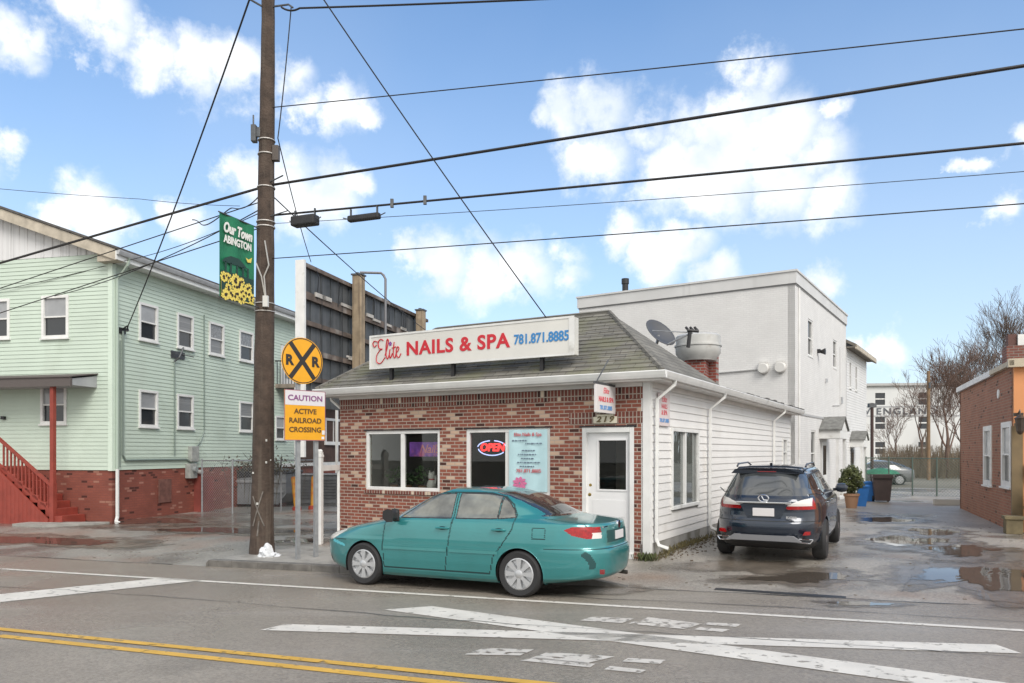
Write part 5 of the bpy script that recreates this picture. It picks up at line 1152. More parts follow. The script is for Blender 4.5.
b = MB(); b.box(-2.0, 2.0, -.7, .7, .22, .3); b.build('underbody', well_m, suv)

# ================================================================== POLE, BANNER, SIGNS
pz = ground_hit(262, 557); pz.z = zwalk(-9.8)
PX, PY = pz.x, pz.y
pole = thing('utility_pole', 'tall dark wooden utility pole leaning slightly on the pavement corner', 'pole', (PX, PY, pz.z), 0)
top = at(268.3, 0, PY); lean = (top.x-PX)/(top.z-pz.z); PH_ = 13.8
def pol(z, dx=0, dy=0): return Vector((lean*z+dx, dy, z))
b = MB(); zs = np.linspace(-.3, PH_, 40); rj = random.Random(3)
b.tube([pol(z, rj.uniform(-.006, .006), rj.uniform(-.006, .006)) for z in zs], [max(.13, .235-.0095*z+ (.02 if z < .3 else 0)) for z in zs], 18); b.build('shaft', wood_pole, pole, smooth=True)
def prad(z): return .238-.0095*z
band_m = mat('pale metal strap', (.48, .46, .43), .5, metal=.3)
def zpx(v): return CH+(HY-v)/F*PY-pz.z
for v in (222.5, 227.5, 304, 188, 155, 141, 312):
    z = zpx(v); b = MB(); b.tube([pol(z, (prad(z)+.006)*math.cos(t), (prad(z)+.006)*math.sin(t)) for t in np.linspace(0, 2*math.pi, 21)], .014 if v < 300 else .01, 4); b.build('strap', band_m, pole)
b = MB(); z = zpx(134); b.box(-.14, -.04, -.10, .04, -.20, .14); b.box(-.11, -.08, -.08, -.05, .14, .34); b.box(-.06, .04, -.06, .0, -.1, .1); o = b.build('equipment_box', dark_metal, pole, bevel=.01); o.location = pol(z, -.14, -.05)
b = MB(); z = zpx(153); b.box(.04, .17, -.08, .05, -.18, .13); o = b.build('junction_box', mat('grey brown box', (.085, .07, .06), .6), pole, bevel=.01); o.location = pol(z, .10, -.02)
b = MB(); z0_, z1_ = zpx(300), zpx(258); b.tube([pol(z1_+.3, .05, -prad(z1_)-.02), pol(z1_-.2, .14, -prad(z1_)-.03), pol((z0_+z1_)/2, .05, -prad(z0_)-.03), pol(z0_, .09, -prad(z0_)-.03)], .014, 5); b.tube([pol(z1_-.15, -.12, -prad(z1_)-.02), pol((z0_+z1_)/2, .0, -prad(z0_)-.04), pol(z0_, .08, -prad(z0_)-.03)], .014, 5); b.build('pale_cable', band_m, pole)
b = MB(); b.box(-.05, .05, -.04, .04, -.12, .1); o = b.build('outlet_box', mat('white box', (.6, .6, .58), .5), pole); o.location = pol(zpx(303), .09, -prad(zpx(303))-.03)
b = MB(); z = zpx(508)
for k in range(26): t = k/25; 
b.tube([pol(z-.35+.7*t, -.12+.2*t, -math.sqrt(max(.001, prad(z)**2-(-.12+.2*t)**2))-.008) for t in np.linspace(0, 1, 9)], .016, 4); b.tube([pol(z+.25-.6*t, -.13+.24*t, -math.sqrt(max(.001, prad(z)**2-(-.13+.24*t)**2))-.008) for t in np.linspace(0, 1, 9)], .014, 4); b.tube([pol(z-.55+.3*t, -.02+.03*t, -prad(z)-.008) for t in np.linspace(0, 1, 5)], .02, 4)
b.build('sprayed_mark', mat('faded grey paint', (.15, .135, .12), .95, var=(9, .4)), pole)
b = MB(); r_ = random.Random(5)
for k in range(5): zz = r_.uniform(1.0, 2.4); a = r_.uniform(3.4, 6.0); q = pol(zz, prad(zz)*math.cos(a), prad(zz)*math.sin(a)); h_ = r_.uniform(.008, .028); b.box(q.x-h_, q.x+.014, q.y-.008, q.y+.006, q.z-h_*1.3, q.z+.012)
b.build('paper_scraps', mat('paper scraps', (.5, .5, .47), .8), pole)
b = MB(); b.box(-1.1, 1.3, -.07, .07, -.07, .07); b.box(-.05, .05, -.2, .0, -.1, .1)
for u in (-.95, -.45, .45, 1.15): b.lathe([(.02, .07), (.05, .1), (.03, .15), (.055, .19), (.02, .22)], 10, (u, 0, 0))
o = b.build('cross_arm', wood_pole, pole); o.location = pol(13.1, 0, -.2); o.rotation_euler = (0, 0, R(70))
b = MB(); b.tube([pol(zpx(8), .12, -.05), pol(zpx(8), .45, -.12), pol(zpx(12), .55, -.15)], .02, 6); b.tube([pol(zpx(9), -.1, -.1), pol(zpx(4), -.35, -.2)], .02, 6); b.tube([pol(zpx(184), .1, -.1), pol(zpx(180), .42, -.25)], .016, 5); b.tube([pol(zpx(218), .1, -.1), pol(zpx(214), .5, -.2)], .012, 5); b.build('bolt_hardware', dark_metal, pole)
# banner
bd = Vector((-.35, -.937, 0)).normalized()
bo_ = thing('street_banner', 'green vertical street banner with yellow flowers hanging from the utility pole', 'banner', (PX+lean*5.3, PY, pz.z), math.degrees(math.atan2(-bd.y, -bd.x)))
# local x from the outer edge towards the pole; x = 0 at the pole axis
BT, BB, B0_, B1_ = zpx(226)-.10, zpx(309)-.0, -1.30, -.36
BFm = lambda u, d, z: (u, -d, z)
green_b = mat('green banner cloth', (.012, .16, .075), .6, var=(3, .15)); b = MB(); nx = 14
for i in range(nx+1):
    for z in (BB, BT): b.v.append((B0_+(B1_-B0_)*i/nx, .02*math.sin(i*.8), z))
b.f = [(2*i, 2*i+2, 2*i+3, 2*i+1) for i in range(nx)]; b.m = [0]*nx
cl = b.build('cloth', green_b, bo_); s2 = cl.modifiers.new('thick', 'SOLIDIFY'); s2.thickness = .008; s2.offset = 0
b = MB(); b.tube([(B0_-.03, 0, BT), (.0, 0, BT)], .014, 6); b.build('bracket_arm', dark_metal, bo_); b = MB(); b.tube([(B0_-.03, 0, BB), (.0, 0, BB)], .014, 6); b.build('bracket_arm', dark_metal, bo_)
white_b = mat('white print', (.72, .72, .68), .6); bc = (B0_+B1_)/2; bh = BT-BB
text('Our Town', .27, BFm, white_b, bo_, 'script_lettering', (bc, BT-.26), d=.03, sx=.68, shear=.25, bold=.010); text('ABINGTON', .20, BFm, white_b, bo_, 'lettering', (bc, BT-.48), d=.03, sx=.74, bold=.006)
b = MB(); dkg = mat('dark green print', (.012, .045, .035), .6)
zr = BB+.50*bh
b.prism([(bc-.44, zr-.12), (bc-.36, zr-.04), (bc-.2, zr+.03), (bc+.02, zr+.03), (bc+.16, zr-.04), (bc+.27, zr-.12)], .028, .032, BFm)
for u in (-.36, -.22, -.05, .12, .26): b.box(bc+u, bc+u+.045, .028, .032, BB+.30*bh, zr-.1, BFm)
b.box(bc-.455, bc+.455, .028, .0285, BB+.02*bh, BB+.32*bh, BFm)
b.build('bandstand_print', dkg, bo_)
b = MB(); b.prism([(bc+.22, zr+.10), (bc+.30, zr+.08), (bc+.40, zr+.14), (bc+.37, zr+.03), (bc+.27, zr+.02)], .028, .032, BFm); yel = mat('yellow print', (.72, .58, .12), .6, var=(30, .2)); b.build('bird_print', yel, bo_)
b = MB(); c_m = MB(); rr = random.Random(11)
b.box(B0_+.01, B1_-.01, .0265, .0275, BB+.01, BB+.25*bh, BFm)
for k in range(34):
    u, z = rr.uniform(B0_+.06, B1_-.06), rr.uniform(BB+.05, BB+.27*bh); R_ = rr.uniform(.06, .10)
    for j in range(8):
        t = j*math.pi/4+rr.uniform(-.1, .1); b.prism([(u, z), (u+R_*math.cos(t-.28), z+R_*math.sin(t-.28)), (u+1.15*R_*math.cos(t), z+1.15*R_*math.sin(t)), (u+R_*math.cos(t+.28), z+R_*math.sin(t+.28))], .028+.0002*k, .030+.0002*k, BFm)
    b.prism([(u+R_*.33*math.cos(t), z+R_*.33*math.sin(t)) for t in np.linspace(0, 5.5, 7)], .032+.0002*k, .0385+.0002*k, BFm, m=1)
fl = b.build('flower_print', [yel, mat('dark brown print', (.03, .02, .012), .6)], bo_)
# crossing signs
def sign_base(u, v): q = ground_hit(u, v); q.z = zwalk(-9.3); k = (CH-q.z)*F/(v-HY); return Vector(((u-CX)/F*k, k, q.z))
q = sign_base(299.5, 562); SA = 47
rr_s = thing('railroad_sign', 'round yellow railroad crossing sign with black X on a steel post', 'road sign', q, SA)
amber = mat('yellow sign sheeting', (.72, .34, .012), .45, var=(3, .06)); blk = mat('black sign print', (.02, .018, .018), .5)
def dz_(v, Y, z0): return CH+(HY-v)/F*Y-z0
zc_s = dz_(359, q.y, q.z); b = MB(); b.box(-.03, .03, .03, .075, -.2, zc_s+.35); b.box(-.04, -.03, .03, .085, -.2, zc_s+.35); b.box(.03, .04, .03, .085, -.2, zc_s+.35); b.build('post', galv, rr_s)
RS = .445; cxs = .06
b = MB(); b.lathe([(RS, .0), (RS, -.004)], 48, (cxs, 0, zc_s), 'y'); pn = b.build('panel', amber, rr_s)
b = MB()
for k in range(48):
    t0, t1 = 2*math.pi*k/48, 2*math.pi*(k+1)/48; b.prism([(cxs+RS*.93*math.cos(t0), zc_s+RS*.93*math.sin(t0)), (cxs+RS*.97*math.cos(t0), zc_s+RS*.97*math.sin(t0)), (cxs+RS*.97*math.cos(t1), zc_s+RS*.97*math.sin(t1)), (cxs+RS*.93*math.cos(t1), zc_s+RS*.93*math.sin(t1))], .0045, .006, FR)
for t in (R(52), R(-52)):
    c_, s_ = math.cos(t), math.sin(t); h_ = .045; L2 = RS*.93; b.prism([(cxs-L2*c_-h_*s_, zc_s-L2*s_+h_*c_), (cxs-L2*c_+h_*s_, zc_s-L2*s_-h_*c_), (cxs+L2*c_+h_*s_, zc_s+L2*s_-h_*c_), (cxs+L2*c_-h_*s_, zc_s+L2*s_+h_*c_)], .0045, .006 if t > 0 else .0065, FR)
b.build('cross_print', blk, pn)
text('R', .26, FR, blk, pn, 'letter', (cxs-.28, zc_s-.01), d=.008, bold=.012); text('R', .26, FR, blk, pn, 'letter', (cxs+.28, zc_s-.01), d=.008, bold=.012)
q = sign_base(317.5, 558); rr_s_t = (.2833*q.y + q.x)/(math.cos(R(SA)) + .2833*math.sin(R(SA))) ; rr_s.location = (q.x-math.cos(R(SA))*rr_s_t, q.y-math.sin(R(SA))*rr_s_t, q.z); ca = thing('caution_sign', 'white and yellow CAUTION sign board on a second steel post below the round sign', 'road sign', q, SA)
zt_, zb_ = dz_(390, q.y-.3, q.z), dz_(440.5, q.y-.3, q.z); b = MB(); b.box(-.03, .03, .03, .075, -.2, zt_-.02); b.box(-.04, -.03, .03, .085, -.2, zt_-.02); b.box(.03, .04, .03, .085, -.2, zt_-.02); b.build('post', galv, ca)
u0, u1 = -.72, .17; um = (u0+u1)/2; zs_ = zb_+(zt_-zb_)*.70
b = MB(); b.box(u0, u1, .0, .012, zb_, zt_, FR); pn = b.build('panel', amber, ca, bevel=.003); MB().box(u0+.015, u1-.015, .013, .015, zs_, zt_-.015, FR).build('white_band', mat('white sheeting', (.62, .60, .62), .45), pn)
text('CAUTION', .145, FR, mat('violet faded print', (.22, .07, .20), .5), pn, 'lettering', (um, (zs_+zt_)/2-.01), d=.02, sx=1.15, bold=.002)
for k, tx in enumerate(('ACTIVE', 'RAILROAD', 'CROSSING')): text(tx, .135, FR, mat('faded black print', (.10, .055, .02), .5), pn, 'lettering', (um, zs_-.12-k*.175), d=.018, sx=1.08, bold=.002)
b = MB(); b.box(u0, u1, .0125, .0135, zb_, zb_+.012, FR); b.box(u0, u1, .0125, .0135, zt_-.012, zt_, FR); b.box(u0, u0+.012, .0125, .0135, zb_, zt_, FR); b.box(u1-.012, u1, .0125, .0135, zb_, zt_, FR); b.build('border', mat('violet border', (.25, .09, .16), .5), pn)
b = MB(); b.box(.08, .14, .016, .018, zb_+.03, zb_+.08, FR); b.box(.09, .15, .016, .018, zb_+.12, zb_+.2, FR); b.build('sticker', white_trim, pn)
# crumpled plastic at the pole foot
bg_ = ground_hit(270, 561); tb = thing('plastic_bag', 'crumpled white plastic bag lying against the foot of the pole', 'litter', (bg_.x, bg_.y-.05, zwalk(-9.6)-.01))
bm = bmesh.new(); bmesh.ops.create_icosphere(bm, subdivisions=4, radius=1); r_ = random.Random(9)
from mathutils import noise as mnoise
for v in bm.verts:
    n_ = mnoise.noise(v.co*2.2)*.35 + mnoise.noise(v.co*5.5)*.22; v.co *= 1+n_; v.co = Vector((v.co.x*.20, v.co.y*.14, max(0, (v.co.z+.35)*.13*(1.4 if v.co.x < .2 else .5))))
me = bpy.data.meshes.new('film'); bm.to_mesh(me); bm.free(); me.materials.append(mat('thin white plastic', (.62, .64, .66), .35)); o = bpy.data.objects.new('film', me); C.objects.link(o); o.parent = tb

# ================================================================== WIRES
wire_m = mat('black cable', (.018, .016, .016), .6)
def P3(z, dx=0, dy=0): return Vector((PX+lean*z+dx, PY+dy, pz.z+z))
def wire(label, pts, r, sag=0.0, n=24, name='overhead_wire'):
    out_ = []
    for a, c_ in zip(pts[:-1], pts[1:]):
        for k in range(n): t = k/n; p = a.lerp(c_, t); p = Vector(p); p.z -= sag*4*t*(1-t); out_.append(p)
    out_.append(Vector(pts[-1])); b = MB(); b.tube(out_, r, 5); return tag(b.build(name, wire_m), label, 'wire')
rd = Vector((cr, -sr, 0))
def along(z, t, dz): return P3(z) + rd*t + Vector((0, 0, dz))
def to_px(z0, u, v, L):     # a wire that leaves the pole along the road and passes through pixel ray (u, v), carried on to length L
    a = P3(z0); k = (u-CX)/F; t = (k*a.y - a.x)/(rd.x - k*rd.y); Y = a.y+rd.y*t; z = CH+(HY-v)/F*Y; s_ = (z-a.z)/t
    return a + rd*L + Vector((0, 0, s_*L))
zA = zpx(186); wire('thick telephone cable running level from the pole to the upper right', [P3(zA), to_px(zA, 1024, 66, 34)], .028, .0)
wire('thick telephone cable sagging from the pole over the green house', [P3(zA), to_px(zA, 0, 263, -34)], .028, .0)
zB = zpx(216); wB = to_px(zB, 1024, 138, 34)
wire('telephone cable with two splice cases, second thick line at the right', [P3(zB), wB], .022, .08)
wire('thin twisted service line passing above the big cloud', [P3(zpx(108)), to_px(zpx(108), 1024, 21, 34)], .011, .12)
wire('thin service line just above the roof of the white building', [P3(zpx(259)), to_px(zpx(259), 1024, 197, 34)], .010, .10)
a4 = P3(zpx(10), .3, -.1); e4 = to_px(zpx(14), 520, 0, 14); wire('heavy twisted line leaving the top edge near the pole', [a4, P3(zpx(14), .7, -.2), e4], .02, .06)
sgn = SM @ Vector((-2.0, -.2, 4.52)); d_top = at(325, -3, 12.5); ext = d_top + (d_top-sgn)*.35
wire('black drop wire slanting down to the right end of the shop sign', [ext, sgn], .012, .10)
ins = HM @ Vector((.22, .37, 5.8)); t7 = at(247.5, -3, 12.8); wire('twisted drop wire slanting down to the bracket on the green house', [t7+(t7-ins)*.2, ins], .016, .25)
bl_a = at(311, 262, 22.5); wire('thin dark wire hanging beside the pole down to the billboard', [P3(zpx(10), .5, -.1), P3(zpx(140), .26, -.1), bl_a], .012, .12)
wire('thin line from the pole to the front corner window of the green house', [P3(zpx(206)), HM @ Vector((-1.9, -.12, 6.75))], .012, .22)
wire('thin line from the pole to the eave corner of the green house', [P3(zpx(210)), HM @ Vector((.4, .0, 7.7)), HM @ Vector((-8, -.2, 6.6))], .010, .12)
wire('thin line from the pole past the left edge over the porch', [P3(zpx(200)), to_px(zpx(206), 0, 292, -30)], .012, .0)
wire('second thin line from the pole past the left edge below the first', [P3(zpx(226)), to_px(zpx(226), 0, 313, -30)], .012, .0)
wire('faint distant line across the left sky', [at(-60, 183, 60), at(140, 199, 60), at(240, 206, 58)], .022, .1)
wire('thin line from the pole behind the billboard', [P3(zpx(190)), at(470, 360, 40)], .014, .3)
wire('faint line parallel below the second thick cable', [P3(zpx(224)), to_px(zpx(226), 960, 165, 30)], .006, .2)
b = MB()
for dx, r_ in ((0, .02),): 
    p0, p1 = P3(zA), P3(zA)+rd*-3.0+Vector((0,0,-.34)); out_ = []
    for k in range(60): t = k/59; q = p0.lerp(p1, t); out_.append(q + Vector((.05*math.sin(t*22), 0, .09*math.cos(t*19)-.08-.3*math.sin(t*math.pi))))
    b.tube(out_[:40], .012, 4)
tag(b.build('slack_cable', wire_m), 'loose looping cable hanging under the thick line left of the pole', 'wire')
for u, v, w_, h_, tilt, lb in ((305, 221, .56, .20, 0, 'short fat black splice case on the second cable near the pole'), (364, 217.5, .70, .12, 0, 'longer thin black splice case on the second cable')):
    a = P3(zB); k = (u-CX)/F; t = (k*a.y - a.x)/(rd.x - k*rd.y); Y = a.y+rd.y*t; c_ = at(u, v, Y); c = thing('splice_case', lb, 'cable box', c_, -math.degrees(PH)-90+90)
    b = MB(); b.box(-w_/2, w_/2, -h_*.55, h_*.55, -h_/2, h_/2); b.build('case', mat('black splice case', (.02, .02, .022), .6, var=(6, .3)), c, bevel=.03)
    b = MB()
    for q in (-w_*.42, w_*.42): b.box(q-.012, q+.012, -.02, .02, h_/2, h_/2+.13)
    for q in (-.5, .5): b.tube([(w_*q, 0, 0), (w_*q*1.35, 0, .04)], .012, 5)
    b.build('clamp', dark_metal, c)
for u, lb in ((392, 'small clamp on the second cable just right of the splice cases'), (425, 'small clamp on the second cable further right')):
    a = P3(zB); k = (u-CX)/F; t = (k*a.y - a.x)/(rd.x - k*rd.y); e_ = t/34; q = a.lerp(wB, e_) - Vector((0,0,.08*4*e_*(1-e_)))
    b = MB(); b.box(-.03, .03, -.03, .03, -.06, .10); c = tag(b.build('cable_clamp', dark_metal), lb, 'clamp'); c.location = q

# ================================================================== BILLBOARD SEEN FROM BEHIND
KP = at(303, 300, 22); kd = math.degrees(math.atan2(.966, .258)); KM = Matrix.Translation((KP.x, KP.y, 0)) @ Matrix.Rotation(R(kd), 4, 'Z')
bbd = thing('billboard', 'old dark billboard seen from behind with timber posts above the shop roof', 'billboard', (KP.x, KP.y, 0), kd)
# local x recedes along the board; its back faces -y (towards the shop)
KT = CH+(HY-262)/F*22; KB = 3.4; KL = 9.9
panel_m = mat('grey steel board back', (.075, .082, .088), .6, metal=.2, streak=((.13, .135, .14), (3.2, 3.2, .15), .5), var=(2, .3))
b = MB(); b.box(.02, KL, .06, .12, KB, KT)
x = .5
while x < KL: b.box(x, x+.05, .03, .06, KB, KT-.05); x += .62
b.build('board', panel_m, bbd)
MB().box(-.06, .03, -.08, .22, 1.9, KT+.06).build('white_edge', white_trim, bbd)
b = MB()
for z, h_ in ((KT-.06, .12), (KT-.95, .22), (KT-1.75, .14), (KT-2.6, .16), (KT-3.4, .14)): b.box(.03, KL, -.06, .04, z-h_/2, z+h_/2)
rr = random.Random(4)
for k in range(16): x = rr.uniform(.2, KL-1.2); z = rr.choice((KT-.80, KT-.9, KT-2.45)); b.box(x, x+rr.uniform(.3, 1.0), -.10, -.055, z-rr.uniform(.03, .1), z+.03, m=1)
b.build('timber_rail', [mat('dark weathered rail', (.11, .085, .07), .85, var=(3, .5), stain=((.33, .31, .29), 1.1, .56)), mat('torn pale paper', (.42, .40, .37), .9, var=(5, .3))], bbd)
b = MB()
for k in range(7): x = .7+k*1.3; b.tube([(x, -.07, KT-.95), (x+.05, -.09, KT-.3), (x, -.05, KT-.1)], .015, 4); b.tube([(x+.3, -.06, KT-.2), (x+.28, -.07, KB+.4)], .010, 4)
b.build('cable', black_metal, bbd)
def bx_(u): k = (u-CX)/F; return (k*KP.y-KP.x)/(math.cos(R(kd))-k*math.sin(R(kd)))
for u, v in ((355.5, 276), (417.5, 311)):
    x = bx_(u)-.35; Y = KP.y+x*math.sin(R(kd)); z = CH+(HY-v)/F*Y; b = MB(); b.box(x-.10, x+.22, -.42, -.10, -.3, z); p_ = b.build('post', wood_raw, bbd, bevel=.02)
    b = MB(); b.box(x-.13, x+.25, -.45, -.07, z, z+.05); b.box(x-.05, x+.12, -.3, -.2, z+.05, z+.1); b.build('post_cap', dark_metal, p_)
x = bx_(362); Y = KP.y+x*math.sin(R(kd)); zt = CH+(HY-273)/F*Y; x2 = x+.0
pA, pB, pC = KM.inverted() @ at(360, 272.5, Y-.5), KM.inverted() @ at(381, 273, Y-.3), KM.inverted() @ at(385.5, 279, Y-.3); pD = Vector((pC.x, pC.y, 3.0))
b = MB(); b.tube([pA, pB, pB.lerp(pC, .6)+Vector((0,0,.04)), pC, pD], .045, 8); b.build('lamp_pipe', mat('grey pipe', (.20, .20, .21), .5, metal=.3), bbd)
b = MB()
for z in (KT-1.9, KT-2.3): b.box(KL, KL+.5, -.1, .0, z, z+.06)
b.build('stub_rail', wood_grey, bbd)

# ================================================================== YARD LEFT OF THE SHOP
def grd(x, y): return zxy(x, y)
def Gd(u, v): return ground_hit(u, v)
# chain link fence with its posts
def chain(name, label, pts, h, dx, grp=None, post_every=None, posts=True, wire_r=.006, green=None):
    t = thing(name, label, 'fence', (0, 0, 0)); m = green or galv; b = MB()
    for (xa, ya), (xb, yb) in zip(pts[:-1], pts[1:]):
        L = math.hypot(xb-xa, yb-ya); za, zb = grd(xa, ya), grd(xb, yb); d = ((xb-xa)/L, (yb-ya)/L)
        def pt(s_, z): q = s_/L; return (xa+d[0]*s_, ya+d[1]*s_, za+(zb-za)*q+z)
        s_ = -h
        while s_ < L:
            for up in (1, -1):
                a0, a1 = max(s_, 0), min(s_+h, L)
                if a1 <= a0: continue
                z0, z1 = ((a0-s_), (a1-s_)) if up > 0 else (h-(a0-s_), h-(a1-s_))
                b.tube([pt(a0, z0), pt(a1, z1)], wire_r, 3, cap=False)
            s_ += dx
    b.build('chain_mesh', m, t)
    for i, (xa, ya) in enumerate(pts):
        za = grd(xa, ya); b = MB(); b.tube([(xa, ya, za-.2), (xa, ya, za+h+.06)], .032, 8); b.build('post', m, t)
    b = MB()
    for (xa, ya), (xb, yb) in zip(pts[:-1], pts[1:]): b.tube([(xa, ya, grd(xa, ya)+h), (xb, yb, grd(xb, yb)+h)], .022, 6)
    b.build('top_rail', m, t); return t
fp = [Gd(202, 512), Gd(232.5, 513.5), Gd(281, 511)]; fp2 = [(p.x, p.y) for p in fp]
e = Gd(318, 508); fp2.append((e.x, e.y))
chain('chain_link_fence', 'grey chain link fence in front of the dumpster by the green house', fp2, 1.78, .10, wire_r=.0035)
q = Gd(243, 509); dm = thing('dumpster', 'grey steel dumpster behind the chain link fence beside the green house', 'dumpster', (q.x, q.y+1.9, grd(q.x, q.y+1.9)), -6)
dgm = mat('grey dumpster steel', (.20, .21, .22), .5, var=(3, .2), stain=((.10, .08, .07), 3, .6))
b = MB(); b.prism([(-1.25, .35), (-1.05, .12), (1.05, .12), (1.35, .5), (1.35, 1.25), (-1.05, 1.05), (-1.25, .95)], -.8, .8); b.build('bin', dgm, dm, bevel=.02)
b = MB(); b.box(-1.28, 1.38, -.84, -.78, .92, 1.02); b.box(.1, 1.3, -.86, -.8, .55, .62); b.box(-.95, -.85, -.86, -.8, .15, 1.0); b.box(.2, .3, -.86, -.8, .15, 1.0); b.build('rib', mat('pale dumpster rib', (.28, .29, .30), .5), dm)
b = MB(); b.prism([(-.7, 1.10), (1.4, 1.28), (1.4, 1.36), (-.2, 1.5), (-.7, 1.3)], -.82, .82); b.build('lid', mat('black lid', (.035, .036, .04), .5), dm, bevel=.02)
bbm = mat('orange bollard paint', (.55, .26, .03), .5, stain=((.5, .10, .02), 4, .5))
for u, v, tl, lb in ((294.5, 511, -.14, 'leaning orange post left of the pair in the yard behind the crossing signs'), (310.5, 510, .02, 'upright orange post right of the pair in the yard behind the crossing signs')):
    q = Gd(u, v); q.y += .3; bl = thing('bollard', lb, 'bollard', (q.x, q.y, grd(q.x, q.y)), 0, 'orange posts in the yard'); b = MB(); b.tube([(0, 0, -.1), (tl, .05, 1.15), (tl*1.02, .05, 1.2)], [.085, .085, .05], 14); b.build('post', bbm, bl, smooth=True)
    b = MB(); b.lathe([(.16, 0), (.15, .12), (.09, .14)], 14); b.build('base', mat('red base', (.35, .05, .03), .6), bl)
q = Gd(275, 506); st2 = thing('metal_tank', 'dark grey metal unit beside the orange posts in the yard', 'tank', (q.x+.55, q.y+1.5, grd(q.x, q.y)), 8)
b = MB(); b.box(-.5, 1.6, -.4, .5, .0, 1.15); b.build('casing', mat('grey unit', (.16, .165, .17), .5, var=(4, .2)), st2, bevel=.03)
b = MB()
for k in range(7): b.box(-.35, 1.45, -.43, -.40, .2+k*.12, .25+k*.12)
b.build('louvre', dark_metal, st2)
MB().box(-.6, 1.7, -.46, .55, 1.15, 1.20).build('lid', galv, st2, bevel=.01)
# dry ivy on the fence
q = Gd(262, 512); iv_ = MB(); rr = random.Random(6)
for k in range(420):
    p = Vector((q.x+rr.gauss(0, .6), q.y+rr.gauss(.05, .12), grd(q.x, q.y)+1.55+abs(rr.gauss(0, .25))-.15)); d = Vector((rr.uniform(-1,1), rr.uniform(-1,1), rr.uniform(-1,1))).normalized(); f_ = d.orthogonal(); s_ = rr.uniform(.03, .08); iv_.quad(p-d*s_, p-f_*s_*.4, p+d*s_, p+f_*s_*.4)
for k in range(26):
    x = q.x+rr.gauss(0, .5); iv_.tube([(x, q.y, grd(q.x, q.y)+rr.uniform(.1, 1)), (x+rr.uniform(-.3,.3), q.y+.05, grd(q.x, q.y)+1.6), (x+rr.uniform(-.6,.6), q.y+.1, grd(q.x, q.y)+rr.uniform(1.5, 2.1))], .008, 3)
tag(iv_.build('dry_vine', mat('dry grey vine', (.11, .10, .075), .9, var=(6, .5))), 'tangle of dry vine hanging over the top of the yard fence', 'vine')
# white gate frame between shop and yard
q = sign_base(319.5, 545); q = ground_hit(319.5, 544); ga = thing('white_gate', 'open white timber gate frame at the left corner of the shop', 'gate', (q.x, q.y, grd(q.x, q.y)))
sc_ = SM @ Vector((LX-.06, .05, 0)); dv = Vector((sc_.x-q.x, sc_.y-q.y, 0)); L = dv.length; ga.rotation_euler = (0, 0, math.atan2(dv.y, dv.x)); hh = CH+(HY-452)/F*q.y-grd(q.x, q.y)
b = MB(); b.box(-.065, .065, -.065, .065, -.2, hh); b.box(-.075, .075, -.075, .075, hh-.12, hh-.06); b.lathe([(.06, hh), (.08, hh+.02), (.05, hh+.06)], 4); b.build('gate_post', white_trim, ga, bevel=.006)
b = MB(); zr_ = hh-.42; b.box(.065, L-.05, -.03, .03, zr_, zr_+.12); b.build('top_rail', white_trim, ga); b = MB(); b.box(L-.07, L, -.03, .03, -.1, zr_); b.build('gate_post', white_trim, ga)
# weeds and leaf litter along the shop base
def tufts(name, label, pts, n, h, m, seed, spread=.12):
    rr = random.Random(seed); b = MB()
    for _ in range(n):
        t = rr.random()*(len(pts)-1); i = int(t); p = Vector(pts[i]).lerp(Vector(pts[i+1]), t-i); x, y = p.x+rr.gauss(0, spread), p.y+rr.gauss(0, spread); z = max(zxy(x, y), p.z)
        a = rr.uniform(0, 6.28); l = h*rr.uniform(.4, 1.2); dx_, dy_ = math.cos(a)*l*.5, math.sin(a)*l*.5; w_ = .006
        b.quad((x-w_*math.sin(a), y+w_*math.cos(a), z-.01), (x+w_*math.sin(a), y-w_*math.cos(a), z-.01), (x+dx_, y+dy_, z+l*.8), (x+dx_*.8, y+dy_*.8, z+l))
    o = b.build(name, m); o['label'] = label; o['category'] = 'weeds'; o['kind'] = 'stuff'; return o
c_ = lambda x, y: (*(SM @ Vector((x, y, 0))).xy, 0.0)
tufts('weeds', 'brown green weeds along the foot of the white side wall', [c_(.12, -.05), c_(.12, 3), c_(.12, 9)], 900, .10, mat('dry weeds', (.13, .11, .05), .9, var=(9, .5)), 1, .07)
tufts('weeds', 'tuft of weeds at the brick corner beside the shop door', [c_(-.15, -.08), c_(.1, -.08)], 120, .14, mat('green weeds', (.07, .085, .03), .9, var=(9, .4)), 2, .05)
b = MB(); rr = random.Random(12)
for k in range(260):
    q = SM @ Vector((abs(rr.gauss(0, .28))+.03, rr.uniform(.1, 4.2), 0)); z = zxy(q.x, q.y); s_ = rr.uniform(.008, .03); a = rr.uniform(0, 6.28); b.box(q.x-s_, q.x+s_*.6, q.y-s_*.7, q.y+s_*.5, z-.01, z+rr.uniform(.005, .02))
for k in range(900):
    u_, v_ = rr.uniform(-14, 12), rr.uniform(NK+.2, 24); s2_, n2_ = u_, v_
    x, y = xy(s2_, n2_); z = zxy(x, y); s_ = rr.uniform(.008, .028); b.box(x-s_, x+s_, y-s_*.7, y+s_*.7, z-.005, z+.006)
o = b.build('leaf_litter', mat('leaf litter and grit', (.10, .075, .05), .9, var=(20, .5))); o['kind'] = 'stuff'; o['label'] = 'leaf litter and grit scattered over the lot'; o['category'] = 'litter'

